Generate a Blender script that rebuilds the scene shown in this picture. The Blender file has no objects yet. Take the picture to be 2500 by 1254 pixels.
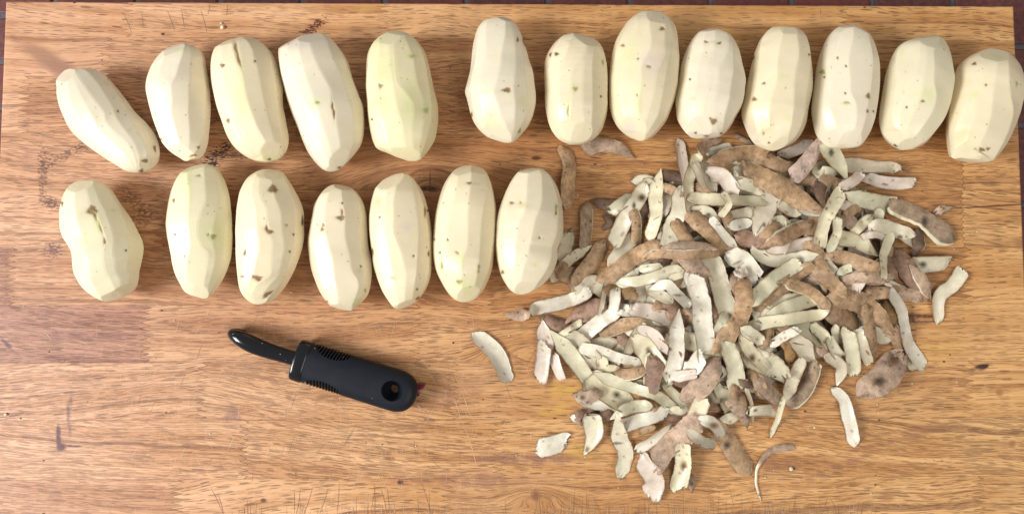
import bpy, bmesh, math, random
import numpy as np
from mathutils import Vector, Matrix

# ---------------------------------------------------------------- camera
W_PX, H_PX, F_PX = 2500.0, 1254.0, 1805.0
DIST = 0.667
scene = bpy.context.scene
COL = scene.collection
fw = Vector((0.0140, 0.0577, -1.0)).normalized()
rt = Vector((1, 0, 0)); rt = (rt - fw * rt.dot(fw)).normalized()
up = rt.cross(fw).normalized()
CAM = -fw * DIST
cam_d = bpy.data.cameras.new("camera"); cam = bpy.data.objects.new("camera", cam_d); COL.objects.link(cam)
cam_d.sensor_width = 36.0; cam_d.lens = 36.0 * F_PX / W_PX
cam_d.clip_start = 0.01; cam_d.clip_end = 50
cam.matrix_world = Matrix(((rt.x, up.x, -fw.x, CAM.x), (rt.y, up.y, -fw.y, CAM.y), (rt.z, up.z, -fw.z, CAM.z), (0, 0, 0, 1)))
scene.camera = cam
scene.render.resolution_x = 1024; scene.render.resolution_y = 513

# ---------------------------------------------------------------- light
world = bpy.data.worlds.new("World"); scene.world = world; world.use_nodes = True
wb = world.node_tree.nodes["Background"]
wb.inputs[0].default_value = (1.0, 0.985, 0.96, 1); wb.inputs[1].default_value = 0.40
def area(name, loc, target, sx, sy, energy, color):
    d = bpy.data.lights.new(name, 'AREA'); d.shape = 'RECTANGLE'; d.size = sx; d.size_y = sy
    d.energy = energy; d.color = color
    o = bpy.data.objects.new(name, d); COL.objects.link(o); o.location = loc
    o.rotation_euler = (Vector(target) - Vector(loc)).to_track_quat('-Z', 'Y').to_euler()
    return o
area("window_light", (-2.0, -0.48, 1.40), (0, 0.0, 0), 1.0, 0.9, 77, (0.975, 0.985, 1.0))
area("room_light", (1.1, -0.9, 1.9), (0.1, 0, 0), 1.2, 1.2, 14, (1.0, 0.92, 0.80))
scene.view_settings.view_transform = 'Standard'; scene.view_settings.look = 'None'
scene.view_settings.gamma = 1.0; scene.view_settings.exposure = 0.0
scene.render.engine = 'CYCLES'

# ---------------------------------------------------------------- helpers
FWn, RTn, UPn, CAMn = (np.array(v) for v in (fw, rt, up, CAM))
def unproj(px, py, z=0.0):
    """pixel of the photograph -> world point on the plane at height z (arrays ok)"""
    px = np.asarray(px, float); py = np.asarray(py, float)
    d = (FWn[None, :] * F_PX + RTn[None, :] * (px.reshape(-1, 1) - W_PX / 2) - UPn[None, :] * (py.reshape(-1, 1) - H_PX / 2))
    t = (np.asarray(z, float).reshape(-1, 1) - CAMn[2]) / d[:, 2:3]
    return CAMn[None, :] + d * t
def proj(P):
    v = P - CAMn[None, :]
    zz = v @ FWn
    return W_PX / 2 + F_PX * (v @ RTn) / zz, H_PX / 2 - F_PX * (v @ UPn) / zz
def u1(px, py, z=0.0):
    return unproj([px], [py], z)[0]
MM = 0.001

CROPS = {'A': (1300, 320, 3.919), 'B': (1640, 320, 3.919), 'C': (1980, 320, 3.919), 'D': (1200, 600, 3.918),
         'E': (1560, 600, 3.918), 'F': (1940, 600, 3.918), 'G': (1280, 880, 3.689), 'H': (1680, 880, 3.689),
         'P': (0, 0, 2.85), 'Q': (620, 0, 2.85), 'R': (1300, 0, 3.135), 'S': (1880, 0, 2.85), 'T': (100, 400, 3.3),
         'U': (740, 380, 3.135), 'V': (500, 760, 4.1667), 'W': (2000, 860, 3.182), 'Z': (0, 0, 1.0)}
def parse(c, s):
    ox, oy, k = CROPS[c]
    out = []
    for tok in s.split():
        x, y = tok.split(',')
        out.append((ox + float(x) / k, oy + float(y) / k))
    return np.array(out)

def link(o, parent=None):
    COL.objects.link(o)
    if parent is not None: o.parent = parent
    return o
def empty(name, loc, label=None, cat=None, group=None, kind=None):
    o = bpy.data.objects.new(name, None); COL.objects.link(o); o.location = loc; o.empty_display_size = 0.01
    tag(o, label, cat, group, kind); return o
def tag(o, label=None, cat=None, group=None, kind=None):
    if label: o["label"] = label
    if cat: o["category"] = cat
    if group: o["group"] = group
    if kind: o["kind"] = kind
    return o
def mesh_obj(name, V, F, mat, parent=None, smooth=True, origin=None, cols=None):
    V = np.asarray(V, float)
    if origin is not None: V = V - np.asarray(origin)[None, :]
    me = bpy.data.meshes.new(name)
    me.from_pydata(V.tolist(), [], F if isinstance(F, list) else F.tolist())
    if smooth: me.polygons.foreach_set('use_smooth', [True] * len(me.polygons))
    if cols is not None:
        a = me.color_attributes.new('col', 'FLOAT_COLOR', 'POINT')
        a.data.foreach_set('color', np.asarray(cols, np.float32).reshape(-1))
    me.materials.append(mat); me.update()
    o = bpy.data.objects.new(name, me)
    if origin is not None: o.location = origin
    COL.objects.link(o)
    if parent is not None:
        o.parent = parent
        o.location = Vector(o.location) - parent.location
    return o
def catmull(P, n, closed=False):
    P = np.asarray(P, float); m = len(P)
    if closed:
        Q = np.vstack([P[-1], P, P[0], P[1]])
        segs = m
    else:
        Q = np.vstack([2 * P[0] - P[1], P, 2 * P[-1] - P[-2]]); segs = m - 1
    out = []
    t = np.linspace(0, segs, n, endpoint=not closed)
    for v in t:
        i = min(int(v), segs - 1); f = v - i
        p0, p1, p2, p3 = Q[i], Q[i + 1], Q[i + 2], Q[i + 3]
        out.append(0.5 * ((2 * p1) + (-p0 + p2) * f + (2 * p0 - 5 * p1 + 4 * p2 - p3) * f * f + (-p0 + 3 * p1 - 3 * p2 + p3) * f ** 3))
    return np.array(out)
class SN:
    """cheap smooth noise: a sum of random sines"""
    def __init__(s, seed, freq, dim=2, n=7):
        r = np.random.RandomState(seed)
        s.k = r.randn(n, dim) * freq; s.p = r.rand(n) * 6.283; s.n = n
    def __call__(s, *c):
        a = 0
        for i in range(s.n):
            ph = s.p[i]
            for j, x in enumerate(c): ph = ph + s.k[i, j] * x
            a = a + np.sin(ph)
        return a / math.sqrt(s.n)

# ---------------------------------------------------------------- node helpers
class NT:
    def __init__(s, name):
        s.m = bpy.data.materials.new(name); s.m.use_nodes = True
        s.t = s.m.node_tree; s.n = s.t.nodes; s.b = s.n['Principled BSDF']
    def new(s, typ, **kw):
        n = s.n.new(typ)
        for k, v in kw.items(): setattr(n, k, v)
        return n
    def put(s, sock, v):
        if isinstance(v, bpy.types.NodeSocket): s.t.links.new(v, sock)
        else: sock.default_value = v
    def math(s, op, a, b=None, c=None, clamp=False):
        n = s.new('ShaderNodeMath', operation=op); n.use_clamp = clamp
        s.put(n.inputs[0], a)
        if b is not None: s.put(n.inputs[1], b)
        if c is not None: s.put(n.inputs[2], c)
        return n.outputs[0]
    def comb(s, x, y, z):
        n = s.new('ShaderNodeCombineXYZ'); s.put(n.inputs[0], x); s.put(n.inputs[1], y); s.put(n.inputs[2], z); return n.outputs[0]
    def noise(s, vec, scale=1.0, detail=2.0, rough=0.5):
        n = s.new('ShaderNodeTexNoise'); s.put(n.inputs['Vector'], vec); n.inputs['Scale'].default_value = scale
        n.inputs['Detail'].default_value = detail; n.inputs['Roughness'].default_value = rough
        return n.outputs['Fac']
    def ramp(s, f, lo, hi, a=0.0, b=1.0):
        n = s.new('ShaderNodeMapRange'); n.clamp = True
        s.put(n.inputs[0], f); s.put(n.inputs[1], lo); s.put(n.inputs[2], hi); s.put(n.inputs[3], a); s.put(n.inputs[4], b)
        return n.outputs[0]
    def mix(s, f, a, b, mode='MIX'):
        n = s.new('ShaderNodeMix', data_type='RGBA', blend_type=mode); n.clamp_factor = True
        s.put(n.inputs[0], f)
        for i, v in ((6, a), (7, b)):
            if isinstance(v, (tuple, list)): v = (v[0], v[1], v[2], 1)
            s.put(n.inputs[i], v)
        return n.outputs[2]
    def attr(s, name, typ='OBJECT'):
        n = s.new('ShaderNodeAttribute'); n.attribute_type = typ; n.attribute_name = name; return n
    def bump(s, h, strength, dist=0.001):
        n = s.new('ShaderNodeBump'); n.inputs['Strength'].default_value = strength; n.inputs['Distance'].default_value = dist
        s.put(n.inputs['Height'], h); s.t.links.new(n.outputs[0], s.b.inputs['Normal'])
# ---------------------------------------------------------------- board: position
XL, XR = u1(0, 345)[0], u1(2487, 300)[0]
YT = u1(1250, 9)[1]
rows_px = [9.5, 95, 190, 328, 464, 603.5, 744, 883, 1022, 1166, 1300]
rows_y = [u1(1250, p)[1] for p in rows_px]
rows_y[-1] = rows_y[-2] - 0.0500
Y_BOT = rows_y[-1]
def ypx(px, py, z=0.0): return u1(px, py, z)
board = empty('cutting_board', (0, 0, 0), 'large worn wooden cutting board of finger-jointed staves under the potatoes and peelings', 'cutting board')
THICK = 0.040

# material ------------------------------------------------------------------
def wood_material():
    m = NT('board_wood')
    tc = m.new('ShaderNodeTexCoord'); tc.object = board
    sep = m.new('ShaderNodeSeparateXYZ'); m.t.links.new(tc.outputs['Object'], sep.inputs[0])
    X, Y = sep.outputs[0], sep.outputs[1]
    seed = m.attr('seed').outputs['Fac']; slant = m.attr('slant').outputs['Fac']
    tone = m.attr('tone').outputs['Fac']; red = m.attr('red').outputs['Fac']; dens = m.attr('pores').outputs['Fac']
    zz = m.math('MULTIPLY', seed, 13.7)
    # grain warp
    lw = m.noise(m.comb(m.math('MULTIPLY', X, 5.0), m.math('MULTIPLY', Y, 14.0), zz), 1.0, 2.0)
    Yw = m.math('ADD', m.math('ADD', Y, m.math('MULTIPLY', X, slant)), m.math('MULTIPLY', m.math('SUBTRACT', lw, 0.5), 0.030))
    def gauss(px, py, sx, sy, rot=0.0):
        c = u1(px, py)
        dx = m.math('SUBTRACT', X, float(c[0])); dy = m.math('SUBTRACT', Y, float(c[1]))
        if rot:
            cr, sr = math.cos(rot), math.sin(rot)
            a = m.math('ADD', m.math('MULTIPLY', dx, cr), m.math('MULTIPLY', dy, sr))
            b = m.math('SUBTRACT', m.math('MULTIPLY', dy, cr), m.math('MULTIPLY', dx, sr)); dx, dy = a, b
        a = m.math('POWER', m.math('ABSOLUTE', m.math('DIVIDE', dx, sx * MM)), 2.0)
        b = m.math('POWER', m.math('ABSOLUTE', m.math('DIVIDE', dy, sy * MM)), 2.0)
        return m.math('EXPONENT', m.math('MULTIPLY', m.math('ADD', a, b), -1.0))
    def band(pa, pb):       # inside the row between two heights
        return m.math('MULTIPLY', m.math('LESS_THAN', Y, float(pa)), m.math('GREATER_THAN', Y, float(pb)))
    inD = band(rows_y[3], rows_y[4]); inG = band(rows_y[6], rows_y[7]); inJ = m.math('LESS_THAN', Y, float(rows_y[9]))
    k1 = m.math('MULTIPLY', gauss(1050, 475, 66, 34), inD)
    k2 = m.math('MULTIPLY', gauss(1305, 850, 45, 14), inG)
    k3 = m.math('MULTIPLY', gauss(1310, 1210, 28, 10), 1.0)
    Yk = m.math('SUBTRACT', Yw, m.math('MULTIPLY', k1, 0.050))
    Yk = m.math('SUBTRACT', Yk, m.math('MULTIPLY', k2, 0.026))
    Yk = m.math('SUBTRACT', Yk, m.math('MULTIPLY', k3, 0.016))
    # colour bands
    b1 = m.noise(m.comb(m.math('MULTIPLY', X, 3.0), m.math('MULTIPLY', Yk, 110.0), zz), 1.0, 3.0, 0.6)
    b2 = m.noise(m.comb(m.math('MULTIPLY', X, 7.0), m.math('MULTIPLY', Yk, 330.0), m.math('ADD', zz, 5.0)), 1.0, 3.0, 0.6)
    b3 = m.noise(m.comb(m.math('MULTIPLY', X, 9.0), m.math('MULTIPLY', Y, 11.0), m.math('ADD', zz, 9.0)), 1.0, 3.0, 0.55)
    light = (0.70, 0.435, 0.225); mid = (0.49, 0.262, 0.108); dark = (0.25, 0.100, 0.038)
    c = m.mix(m.ramp(b1, 0.34, 0.62), light, mid)
    c = m.mix(m.math('MULTIPLY', m.ramp(b2, 0.46, 0.68), 0.55), c, (0.36, 0.17, 0.070))
    c = m.mix(m.math('MULTIPLY', m.ramp(b3, 0.45, 0.72), 0.55), c, (0.78, 0.53, 0.30))
    # per stave tone, including painted shade in the rows between the potatoes
    c = m.mix(m.math('MULTIPLY', tone, 1.0), c, m.mix(m.ramp(b1, 0.3, 0.7), mid, dark))
    c = m.mix(red, c, m.mix(m.ramp(b2, 0.35, 0.65), (0.46, 0.26, 0.18), (0.21, 0.092, 0.075)))
    # light tint painted into the wood: cool from the left, warm from the right
    lr = m.ramp(X, -0.40, 0.12)
    c = m.mix(m.math('MULTIPLY', m.math('SUBTRACT', 1.0, lr), 0.80), c, m.mix(1.0, c, (1.03, 0.99, 1.36), 'MULTIPLY'))
    c = m.mix(m.math('MULTIPLY', lr, 0.6), c, m.mix(1.0, c, (1.08, 1.0, 0.84), 'MULTIPLY'))
    c = m.mix(1.0, c, (1.06, 1.0, 0.86), 'MULTIPLY')
    gl = m.noise(m.comb(m.math('MULTIPLY', X, 1.6), m.math('MULTIPLY', Yk, 260.0), m.math('ADD', zz, 3.0)), 1.0, 1.0)
    c = m.mix(m.math('MULTIPLY', m.math('ADD', m.ramp(gl, 0.62, 0.70), m.math('MULTIPLY', k1, m.ramp(gl, 0.44, 0.60)), clamp=True), 0.55), c, (0.22, 0.09, 0.04))
    # knots
    def disc(px, py, rx, ry):
        return m.ramp(gauss(px, py, rx, ry), 0.30, 0.85)
    kd = m.math('MULTIPLY', disc(1052, 462, 26, 18), inD)
    kc = u1(1050, 468)
    kr = m.math('SQRT', m.math('ADD', m.math('POWER', m.math('MULTIPLY', m.math('SUBTRACT', X, float(kc[0])), 0.75), 2.0), m.math('POWER', m.math('SUBTRACT', Y, float(kc[1])), 2.0)))
    rings = m.noise(m.comb(m.math('MULTIPLY', kr, 900.0), m.math('MULTIPLY', X, 20.0), m.math('MULTIPLY', Y, 20.0)), 1.0, 2.0)
    c = m.mix(m.math('MULTIPLY', kd, 0.85), c, m.mix(m.ramp(rings, 0.35, 0.65), (0.50, 0.27, 0.125), (0.30, 0.13, 0.05)))
    kg = gauss(1052, 466, 25, 19)
    rim_ = m.math('MULTIPLY', m.math('MULTIPLY', m.ramp(m.math('ABSOLUTE', m.math('SUBTRACT', kg, 0.33)), 0.02, 0.07, 1.0, 0.0), inD), 0.7)
    c = m.mix(rim_, c, (0.19, 0.075, 0.03))
    # pores
    wv = m.noise(m.comb(m.math('MULTIPLY', X, 60), m.math('MULTIPLY', Yk, 400), zz), 1.0, 1.0)
    Yp = m.math('ADD', Yk, m.math('MULTIPLY', wv, 0.0004))
    def dashes(fx, fy, rad, off, drop):
        v = m.new('ShaderNodeTexVoronoi'); v.inputs['Scale'].default_value = 1.0
        m.put(v.inputs['Vector'], m.comb(m.math('ADD', m.math('MULTIPLY', X, fx), off), m.math('MULTIPLY', Yp, fy), zz))
        v.voronoi_dimensions = '3D'
        sc_ = m.new('ShaderNodeSeparateColor'); m.t.links.new(v.outputs['Color'], sc_.inputs[0])
        keep = m.ramp(m.math('ADD', sc_.outputs[0], m.math('MULTIPLY', m.math('SUBTRACT', m.math('ADD', dens, m.math('MULTIPLY', m.math('SUBTRACT', b3, 0.5), 1.4)), 0.9), 0.45)), drop, drop + 0.25)
        r = m.math('MULTIPLY', m.math('ADD', 0.55, sc_.outputs[1]), rad)
        return m.math('MULTIPLY', m.math('MULTIPLY', m.ramp(m.math('SUBTRACT', r, v.outputs['Distance']), 0.0, 0.10), keep), m.math('ADD', 0.45, m.math('MULTIPLY', sc_.outputs[2], 0.55)))
    p1 = m.noise(m.comb(m.math('MULTIPLY', X, 38.0), m.math('MULTIPLY', Yp, 1250.0), zz), 1.0, 2.0, 0.6)
    thr = m.math('SUBTRACT', 0.655, m.math('MULTIPLY', m.math('ADD', dens, m.math('MULTIPLY', m.math('SUBTRACT', b3, 0.5), 1.6)), 0.10))
    lines = m.math('MULTIPLY', m.ramp(m.math('SUBTRACT', p1, thr), 0.0, 0.05), 0.62)
    pores = m.math('MAXIMUM', m.math('MAXIMUM', dashes(78.0, 1050.0, 0.36, 0.0, 0.12), dashes(46.0, 800.0, 0.27, 0.37, 0.30)), lines)
    c = m.mix(m.math('MULTIPLY', pores, 0.92, clamp=True), c, m.mix(0.16, (0.085, 0.028, 0.014), c))
    fib = m.noise(m.comb(m.math('MULTIPLY', X, 120.0), m.math('MULTIPLY', Y, 2600.0), zz), 1.0, 2.0)
    c = m.mix(1.0, c, m.mix(m.ramp(fib, 0.3, 0.7), (0.93, 0.93, 0.93), (1.06, 1.06, 1.06)), 'MULTIPLY')
    # stains: (x, y, rx mm, ry mm, rotation, colour, strength, speckle scale or 0)
    sp = m.noise(m.comb(m.math('MULTIPLY', X, 330.0), m.math('MULTIPLY', Y, 800.0), 0.3), 1.0, 3.0, 0.65)
    sp2 = m.noise(m.comb(m.math('MULTIPLY', X, 90.0), m.math('MULTIPLY', Y, 130.0), 4.3), 1.0, 3.0, 0.6)
    burnt = (0.095, 0.036, 0.020)
    for (px, py, rx, ry, rot, colr, st, spk) in [
        (104, 430, 4, 26, 0.05, burnt, 0.75, 1), (128, 497, 12, 5, -0.35, burnt, 0.85, 1), (158, 380, 20, 4, 0.55, burnt, 0.65, 1), (200, 360, 12, 4, 0.3, burnt, 0.7, 1),
        (110, 395, 7, 10, -0.3, burnt, 0.7, 1),
        (535, 372, 16, 6, 0.5, (0.03, 0.014, 0.012), 1.25, 1), (515, 400, 8, 5, 0.0, (0.02, 0.012, 0.010), 1.3, 1), (560, 380, 18, 4, 0.0, burnt, 0.9, 1),
        (330, 490, 20, 7, -0.6, burnt, 0.6, 1), (350, 530, 10, 8, 0.0, burnt, 0.6, 1), (130, 610, 10, 7, 0.0, (0.12, 0.05, 0.05), 0.8, 1),
        (768, 65, 13, 5, 0.7, (0.13, 0.03, 0.015), 1.15, 1), (748, 78, 8, 3, 0.2, (0.13, 0.03, 0.015), 0.9, 1),
        (110, 140, 34, 9, -0.55, (0.34, 0.17, 0.10), 0.8, 0), (150, 168, 26, 8, -0.5, (0.34, 0.17, 0.11), 0.8, 0),
        (143, 1065, 2.4, 13, 0.06, (0.13, 0.055, 0.055), 1.05, 2), (168, 1020, 2.2, 14, 0.1, (0.15, 0.065, 0.06), 0.9, 2), (150, 1090, 4.5, 4, 0.0, (0.13, 0.055, 0.055), 1.0, 2), (180, 1088, 8, 1.4, 0.0, (0.12, 0.05, 0.055), 1.0, 2), (173, 976, 2.0, 7, 0, (0.15, 0.065, 0.06), 0.75, 2),
        (20, 843, 12, 2.0, -0.75, (0.11, 0.045, 0.045), 0.95, 2),
        (2398, 895, 9, 2.6, 0.2, (0.045, 0.018, 0.012), 1.2, 2), (2380, 905, 10, 3, 0, (0.25, 0.11, 0.05), 0.7, 2),
        (1050, 461, 11, 2.6, 0.0, (0.05, 0.018, 0.008), 1.2, 2), (1050, 445, 0.7, 13, 0.0, (0.13, 0.05, 0.02), 0.9, 0),
        (2440, 957, 4, 4, 0, (0.36, 0.16, 0.055), 0.9, 0), (2471, 1083, 4, 3.5, 0, (0.36, 0.16, 0.055), 0.9, 0), (2165, 1211, 8, 5, 0, (0.38, 0.18, 0.07), 0.8, 0), (1308, 1210, 5, 5, 0, (0.24, 0.10, 0.04), 0.9, 0),
        (2491, 593, 7, 7, 0, (0.36, 0.17, 0.07), 0.7, 0), (1309, 386, 5, 2, 0, (0.10, 0.03, 0.01), 1.2, 0), (740, 1128, 0, 0, 0, burnt, 0, 0),
        (977, 1176, 3.0, 2.2, 0, (0.09, 0.03, 0.03), 1.2, 0), (1025, 1171, 4, 4, 0, (0.40, 0.20, 0.08), 0.7, 0), (643, 1220, 3, 2, 0, (0.15, 0.06, 0.04), 1.1, 0), (327, 922, 4, 4, 0, (0.33, 0.17, 0.10), 0.6, 0), (705, 968, 3.5, 3, 0, (0.32, 0.15, 0.08), 0.7, 0), (567, 1016, 9, 9, 0, (0.22, 0.11, 0.10), 0.6, 2),
        (1385, 955, 22, 10, 0, (0.62, 0.37, 0.06), 0.5, 2), (1355, 1000, 16, 6, 0.2, (0.62, 0.37, 0.06), 0.5, 2), (1420, 1100, 14, 8, 0, (0.62, 0.37, 0.06), 0.6, 2), (2290, 855, 24, 8, 0, (0.66, 0.42, 0.08), 0.3, 2), (885, 20, 12, 6, 0, (0.55, 0.30, 0.10), 0.6, 2),
        (2235, 772, 22, 3, 0, (0.10, 0.03, 0.015), 0.95, 2), (2240, 785, 18, 2.5, 0, (0.10, 0.03, 0.015), 0.9, 2),
        (65, 395, 6, 9, 0, (0.28, 0.13, 0.09), 0.6, 2), (545, 960, 0, 0, 0, burnt, 0, 0),
        (590, 800, 18, 6, 0.1, (0.27, 0.12, 0.05), 0.7, 2), (1120, 950, 40, 14, 0.4, (0.36, 0.18, 0.10), 0.5, 2), (1270, 1120, 60, 5, 0, (0.26, 0.12, 0.08), 0.75, 2), (1150, 1170, 60, 8, 0, (0.30, 0.14, 0.09), 0.6, 2),
        (2425, 503, 48, 0.9, 0.06, (0.13, 0.04, 0.02), 0.95, 0), (2400, 492, 40, 2.0, 0.05, (0.36, 0.16, 0.07), 0.55, 2), (2390, 553, 50, 1.4, 0.10, (0.32, 0.14, 0.06), 0.6, 2), (650, 992, 44, 1.3, 0.25, (0.34, 0.15, 0.08), 0.65, 2), (770, 1000, 60, 1.5, 0.25, (0.38, 0.18, 0.10), 0.5, 2), (60, 610, 26, 1.6, 0.0, (0.17, 0.07, 0.05), 0.7, 2), (230, 820, 44, 4, 0.0, (0.19, 0.08, 0.065), 0.55, 2), (1200, 790, 60, 4, -0.1, (0.30, 0.13, 0.06), 0.55, 2), (1890, 1135, 40, 7, 0.1, (0.30, 0.13, 0.06), 0.75, 2), (2040, 1140, 36, 4, 0.35, (0.30, 0.13, 0.07), 0.6, 2), (2180, 1075, 60, 3, 0.24, (0.30, 0.13, 0.06), 0.6, 2), (2210, 1050, 70, 2.4, 0.16, (0.32, 0.14, 0.07), 0.55, 2)]:
        if rx == 0: continue
        g = gauss(px, py, rx, ry, rot)
        if spk == 1: f = m.math('MULTIPLY', m.ramp(m.math('ADD', sp, m.math('MULTIPLY', g, 0.16)), 0.55, 0.67), m.ramp(g, 0.12, 0.45))
        elif spk == 2: f = m.math('MULTIPLY', m.ramp(g, 0.15, 0.75), m.ramp(m.math('ADD', sp2, m.math('MULTIPLY', g, 0.12)), 0.42, 0.66))
        else: f = m.ramp(g, 0.22, 0.8)
        c = m.mix(m.math('MULTIPLY', f, st, clamp=True), c, colr)
    # random tiny worm holes
    vo = m.new('ShaderNodeTexVoronoi'); m.put(vo.inputs['Vector'], m.comb(X, Y, 0.0)); vo.inputs['Scale'].default_value = 26.0
    c = m.mix(m.math('MULTIPLY', m.math('LESS_THAN', vo.outputs['Distance'], 0.022), 0.75), c, (0.10, 0.04, 0.02))
    # fine crossed knife wear, lighter
    sc = None
    for (ang, zs) in ((1.15, 1.0), (2.1, 8.0), (1.5, 15.0)):
        ca, sa = math.cos(ang), math.sin(ang)
        U = m.math('ADD', m.math('MULTIPLY', X, ca), m.math('MULTIPLY', Y, sa)); Vv = m.math('SUBTRACT', m.math('MULTIPLY', Y, ca), m.math('MULTIPLY', X, sa))
        s_ = m.ramp(m.noise(m.comb(m.math('MULTIPLY', U, 42.0), m.math('MULTIPLY', Vv, 1500.0), zs), 1.0, 1.0), 0.69, 0.76)
        sc = s_ if sc is None else m.math('MAXIMUM', sc, s_)
    wear = m.math('ADD', gauss(760, 980, 250, 95), m.math('MULTIPLY', gauss(1300, 1150, 420, 60), 0.6), clamp=True)
    c = m.mix(m.math('MULTIPLY', m.math('MULTIPLY', sc, wear), 0.5), c, (0.74, 0.54, 0.36))
    m.t.links.new(c, m.b.inputs['Base Color'])
    m.put(m.b.inputs['Roughness'], m.ramp(b3, 0.3, 0.7, 0.40, 0.56))
    m.b.inputs['Specular IOR Level'].default_value = 0.40
    m.bump(m.math('SUBTRACT', m.math('MULTIPLY', fib, 0.15), pores), 0.35, 0.0004)
    return m.m
WOOD = wood_material()

# staves ----------------------------------------------------------------------
def zigzag(px_x, y0, y1, rng, amp):
    """finger joint from y0 (top) down to y1, list of x,y"""
    xc = 0.0
    n = max(3, int(round((y0 - y1) / 0.0052)))
    pts = []
    for i in range(n * 2 + 1):
        y = y0 + (y1 - y0) * i / (n * 2)
        s = 1 if i % 2 else -1
        a = amp * (0.82 + 0.36 * rng.random())
        pts.append((s * a, y))
    pts[0] = (0, y0); pts[-1] = (0, y1)
    return pts
# row -> list of (joint x px of the left edge of each stave after the first) and per stave (tone, red, slant, pores)
STAVES = [
    ([(310, .012), (937, .012), (1480, .011), (2060, .011)], [(.10, .05, .06, .5), (.08, .0, .02, .5), (.12, .0, -.02, .5), (.10, .0, -.03, .2), (.12, .0, .03, .5)]),
    ([(258, .011), (1180, .012), (1900, .011)], [(.12, .08, .05, .1), (.30, .06, -.01, .9), (.22, .0, .02, .6), (.18, .0, -.03, .7)]),
    ([(57, .012), (1110, .012), (2110, .011)], [(.02, .0, .0, .7), (.34, .05, .0, 1.0), (.48, .0, .01, 1.1), (.30, .0, -.02, .8)]),
    ([(752, .012), (1470, .013), (2350, .003)], [(.26, .0, .03, 1.1), (.52, .0, .0, .9), (.34, .0, -.01, 1.2), (.10, .0, .02, 1.0)]),  # tone raised to paint in the shade between the potatoes
    ([(390, .012), (1330, .012), (2350, .003)], [(.12, .04, .02, .8), (.50, .02, .01, 1.0), (.42, .0, .02, 1.0), (.08, .0, .09, .9)]),  # potato shade painted into the tone here too
    ([(25, .010), (1190, .012), (2360, .012)], [(.55, .35, .0, 1.0), (.30, .03, .06, 1.1), (.36, .0, .0, 1.0), (-.02, .0, .0, .3)]),
    ([(355, .010), (1015, .010), (2223, .011)], [(.58, .50, .0, 1.0), (.20, .12, -.02, .9), (.22, .02, .0, .8), (.06, .0, .02, .6)]),
    ([(492, .010), (1107, .010), (2365, .011)], [(.03, .10, -.05, 1.2), (.08, .08, .10, 1.1), (.22, .05, .02, .8), (.02, .0, .0, .4)]),
    ([(595, .008), (1218, .012), (1835, .012)], [(.04, .06, .04, 1.2), (.02, .05, .06, 1.3), (.12, .02, .01, .8), (.04, .0, .07, 1.2)]),
    ([(432, .012), (1092, .012), (1745, .012), (2390, .012)], [(.26, .10, .02, 1.0), (-.02, .02, -.03, .6), (.22, .06, .02, .9), (.0, .0, -.05, 1.0), (.04, .0, .08, .9)]),
]
rng = random.Random(11)
BEV_IN, BEV_OUT, GAP = 0.00015, 0.0016, 0.00017
for r, (joints, tones) in enumerate(STAVES):
    y0, y1 = rows_y[r], rows_y[r + 1]
    ym = (y0 + y1) / 2
    edges = [[(XL, y0), (XL, y1)]]
    for (jx, amp) in joints:
        pw = u1(jx, (rows_px[r] + rows_px[r + 1]) / 2)[0]
        a = amp * 0.45
        edges.append([(pw + x, y) for x, y in zigzag(0, y0, y1, rng, a)])
    edges.append([(XR, y0), (XR, y1)])
    for k in range(len(edges) - 1):
        L = [(x + (GAP if k else 0), y) for x, y in edges[k]]
        R = [(x - (GAP if k < len(edges) - 2 else 0), y) for x, y in edges[k + 1]]
        yt = y0 - (0.00003 if r else 0); yb = y1 + (0.00003 if r < len(STAVES) - 1 else 0)
        L[0] = (L[0][0], yt); R[0] = (R[0][0], yt); L[-1] = (L[-1][0], yb); R[-1] = (R[-1][0], yb)
        poly = L + R[::-1]            # counter-clockwise seen from above
        n = len(poly)
        cx = sum(p[0] for p in poly) / n; cy = ym
        # board edges get a rounded arris, inner edges a hairline one
        def lay(z, binn, bout):
            out = []
            for i, (x, y) in enumerate(poly):
                zz_ = z
                left = i < len(L)
                outer_x = (k == 0 and left) or (k == len(edges) - 2 and not left)
                outer_y = (r == 0 and y > y0 - 0.001) or (r == len(STAVES) - 1 and y < y1 + 0.001)
                bx = bout if outer_x else binn
                x2 = x + (bx if left else -bx)
                y2 = y
                if abs(y - yt) < 1e-5: y2 = y - (bout if r == 0 else binn * 0.4)
                elif abs(y - yb) < 1e-5: y2 = y + (bout if r == len(STAVES) - 1 else binn * 0.4)
                out.append((x2, y2, zz_))
            return out
        top = rng.uniform(-0.00006, 0.00004)
        layers = [lay(-THICK, 0, 0), lay(-0.0016, 0, 0), lay(-0.0005 + top, 0.00003, 0.00045), lay(top, BEV_IN, BEV_OUT)]
        V = [p for l in layers for p in l]
        F = [list(range(n))[::-1]]
        # poly order: L goes top->bottom then R bottom->top  => counter-clockwise
        for a in range(3):
            for i in range(n):
                j = (i + 1) % n
                F.append([a * n + i, a * n + j, (a + 1) * n + j, (a + 1) * n + i])
        F.append([3 * n + i for i in range(n)])
        o = mesh_obj('stave', V, F, WOOD, board, smooth=False, origin=(cx, cy, -THICK / 2))
        t = tones[k]
        o['tone'] = max(0.0, t[0] * 1.4 if t[0] > 0.15 else t[0]); o['red'] = float(t[1]); o['slant'] = float(t[2]); o['pores'] = float(t[3]); o['seed'] = float(r * 7.31 + k * 1.93)

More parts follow.
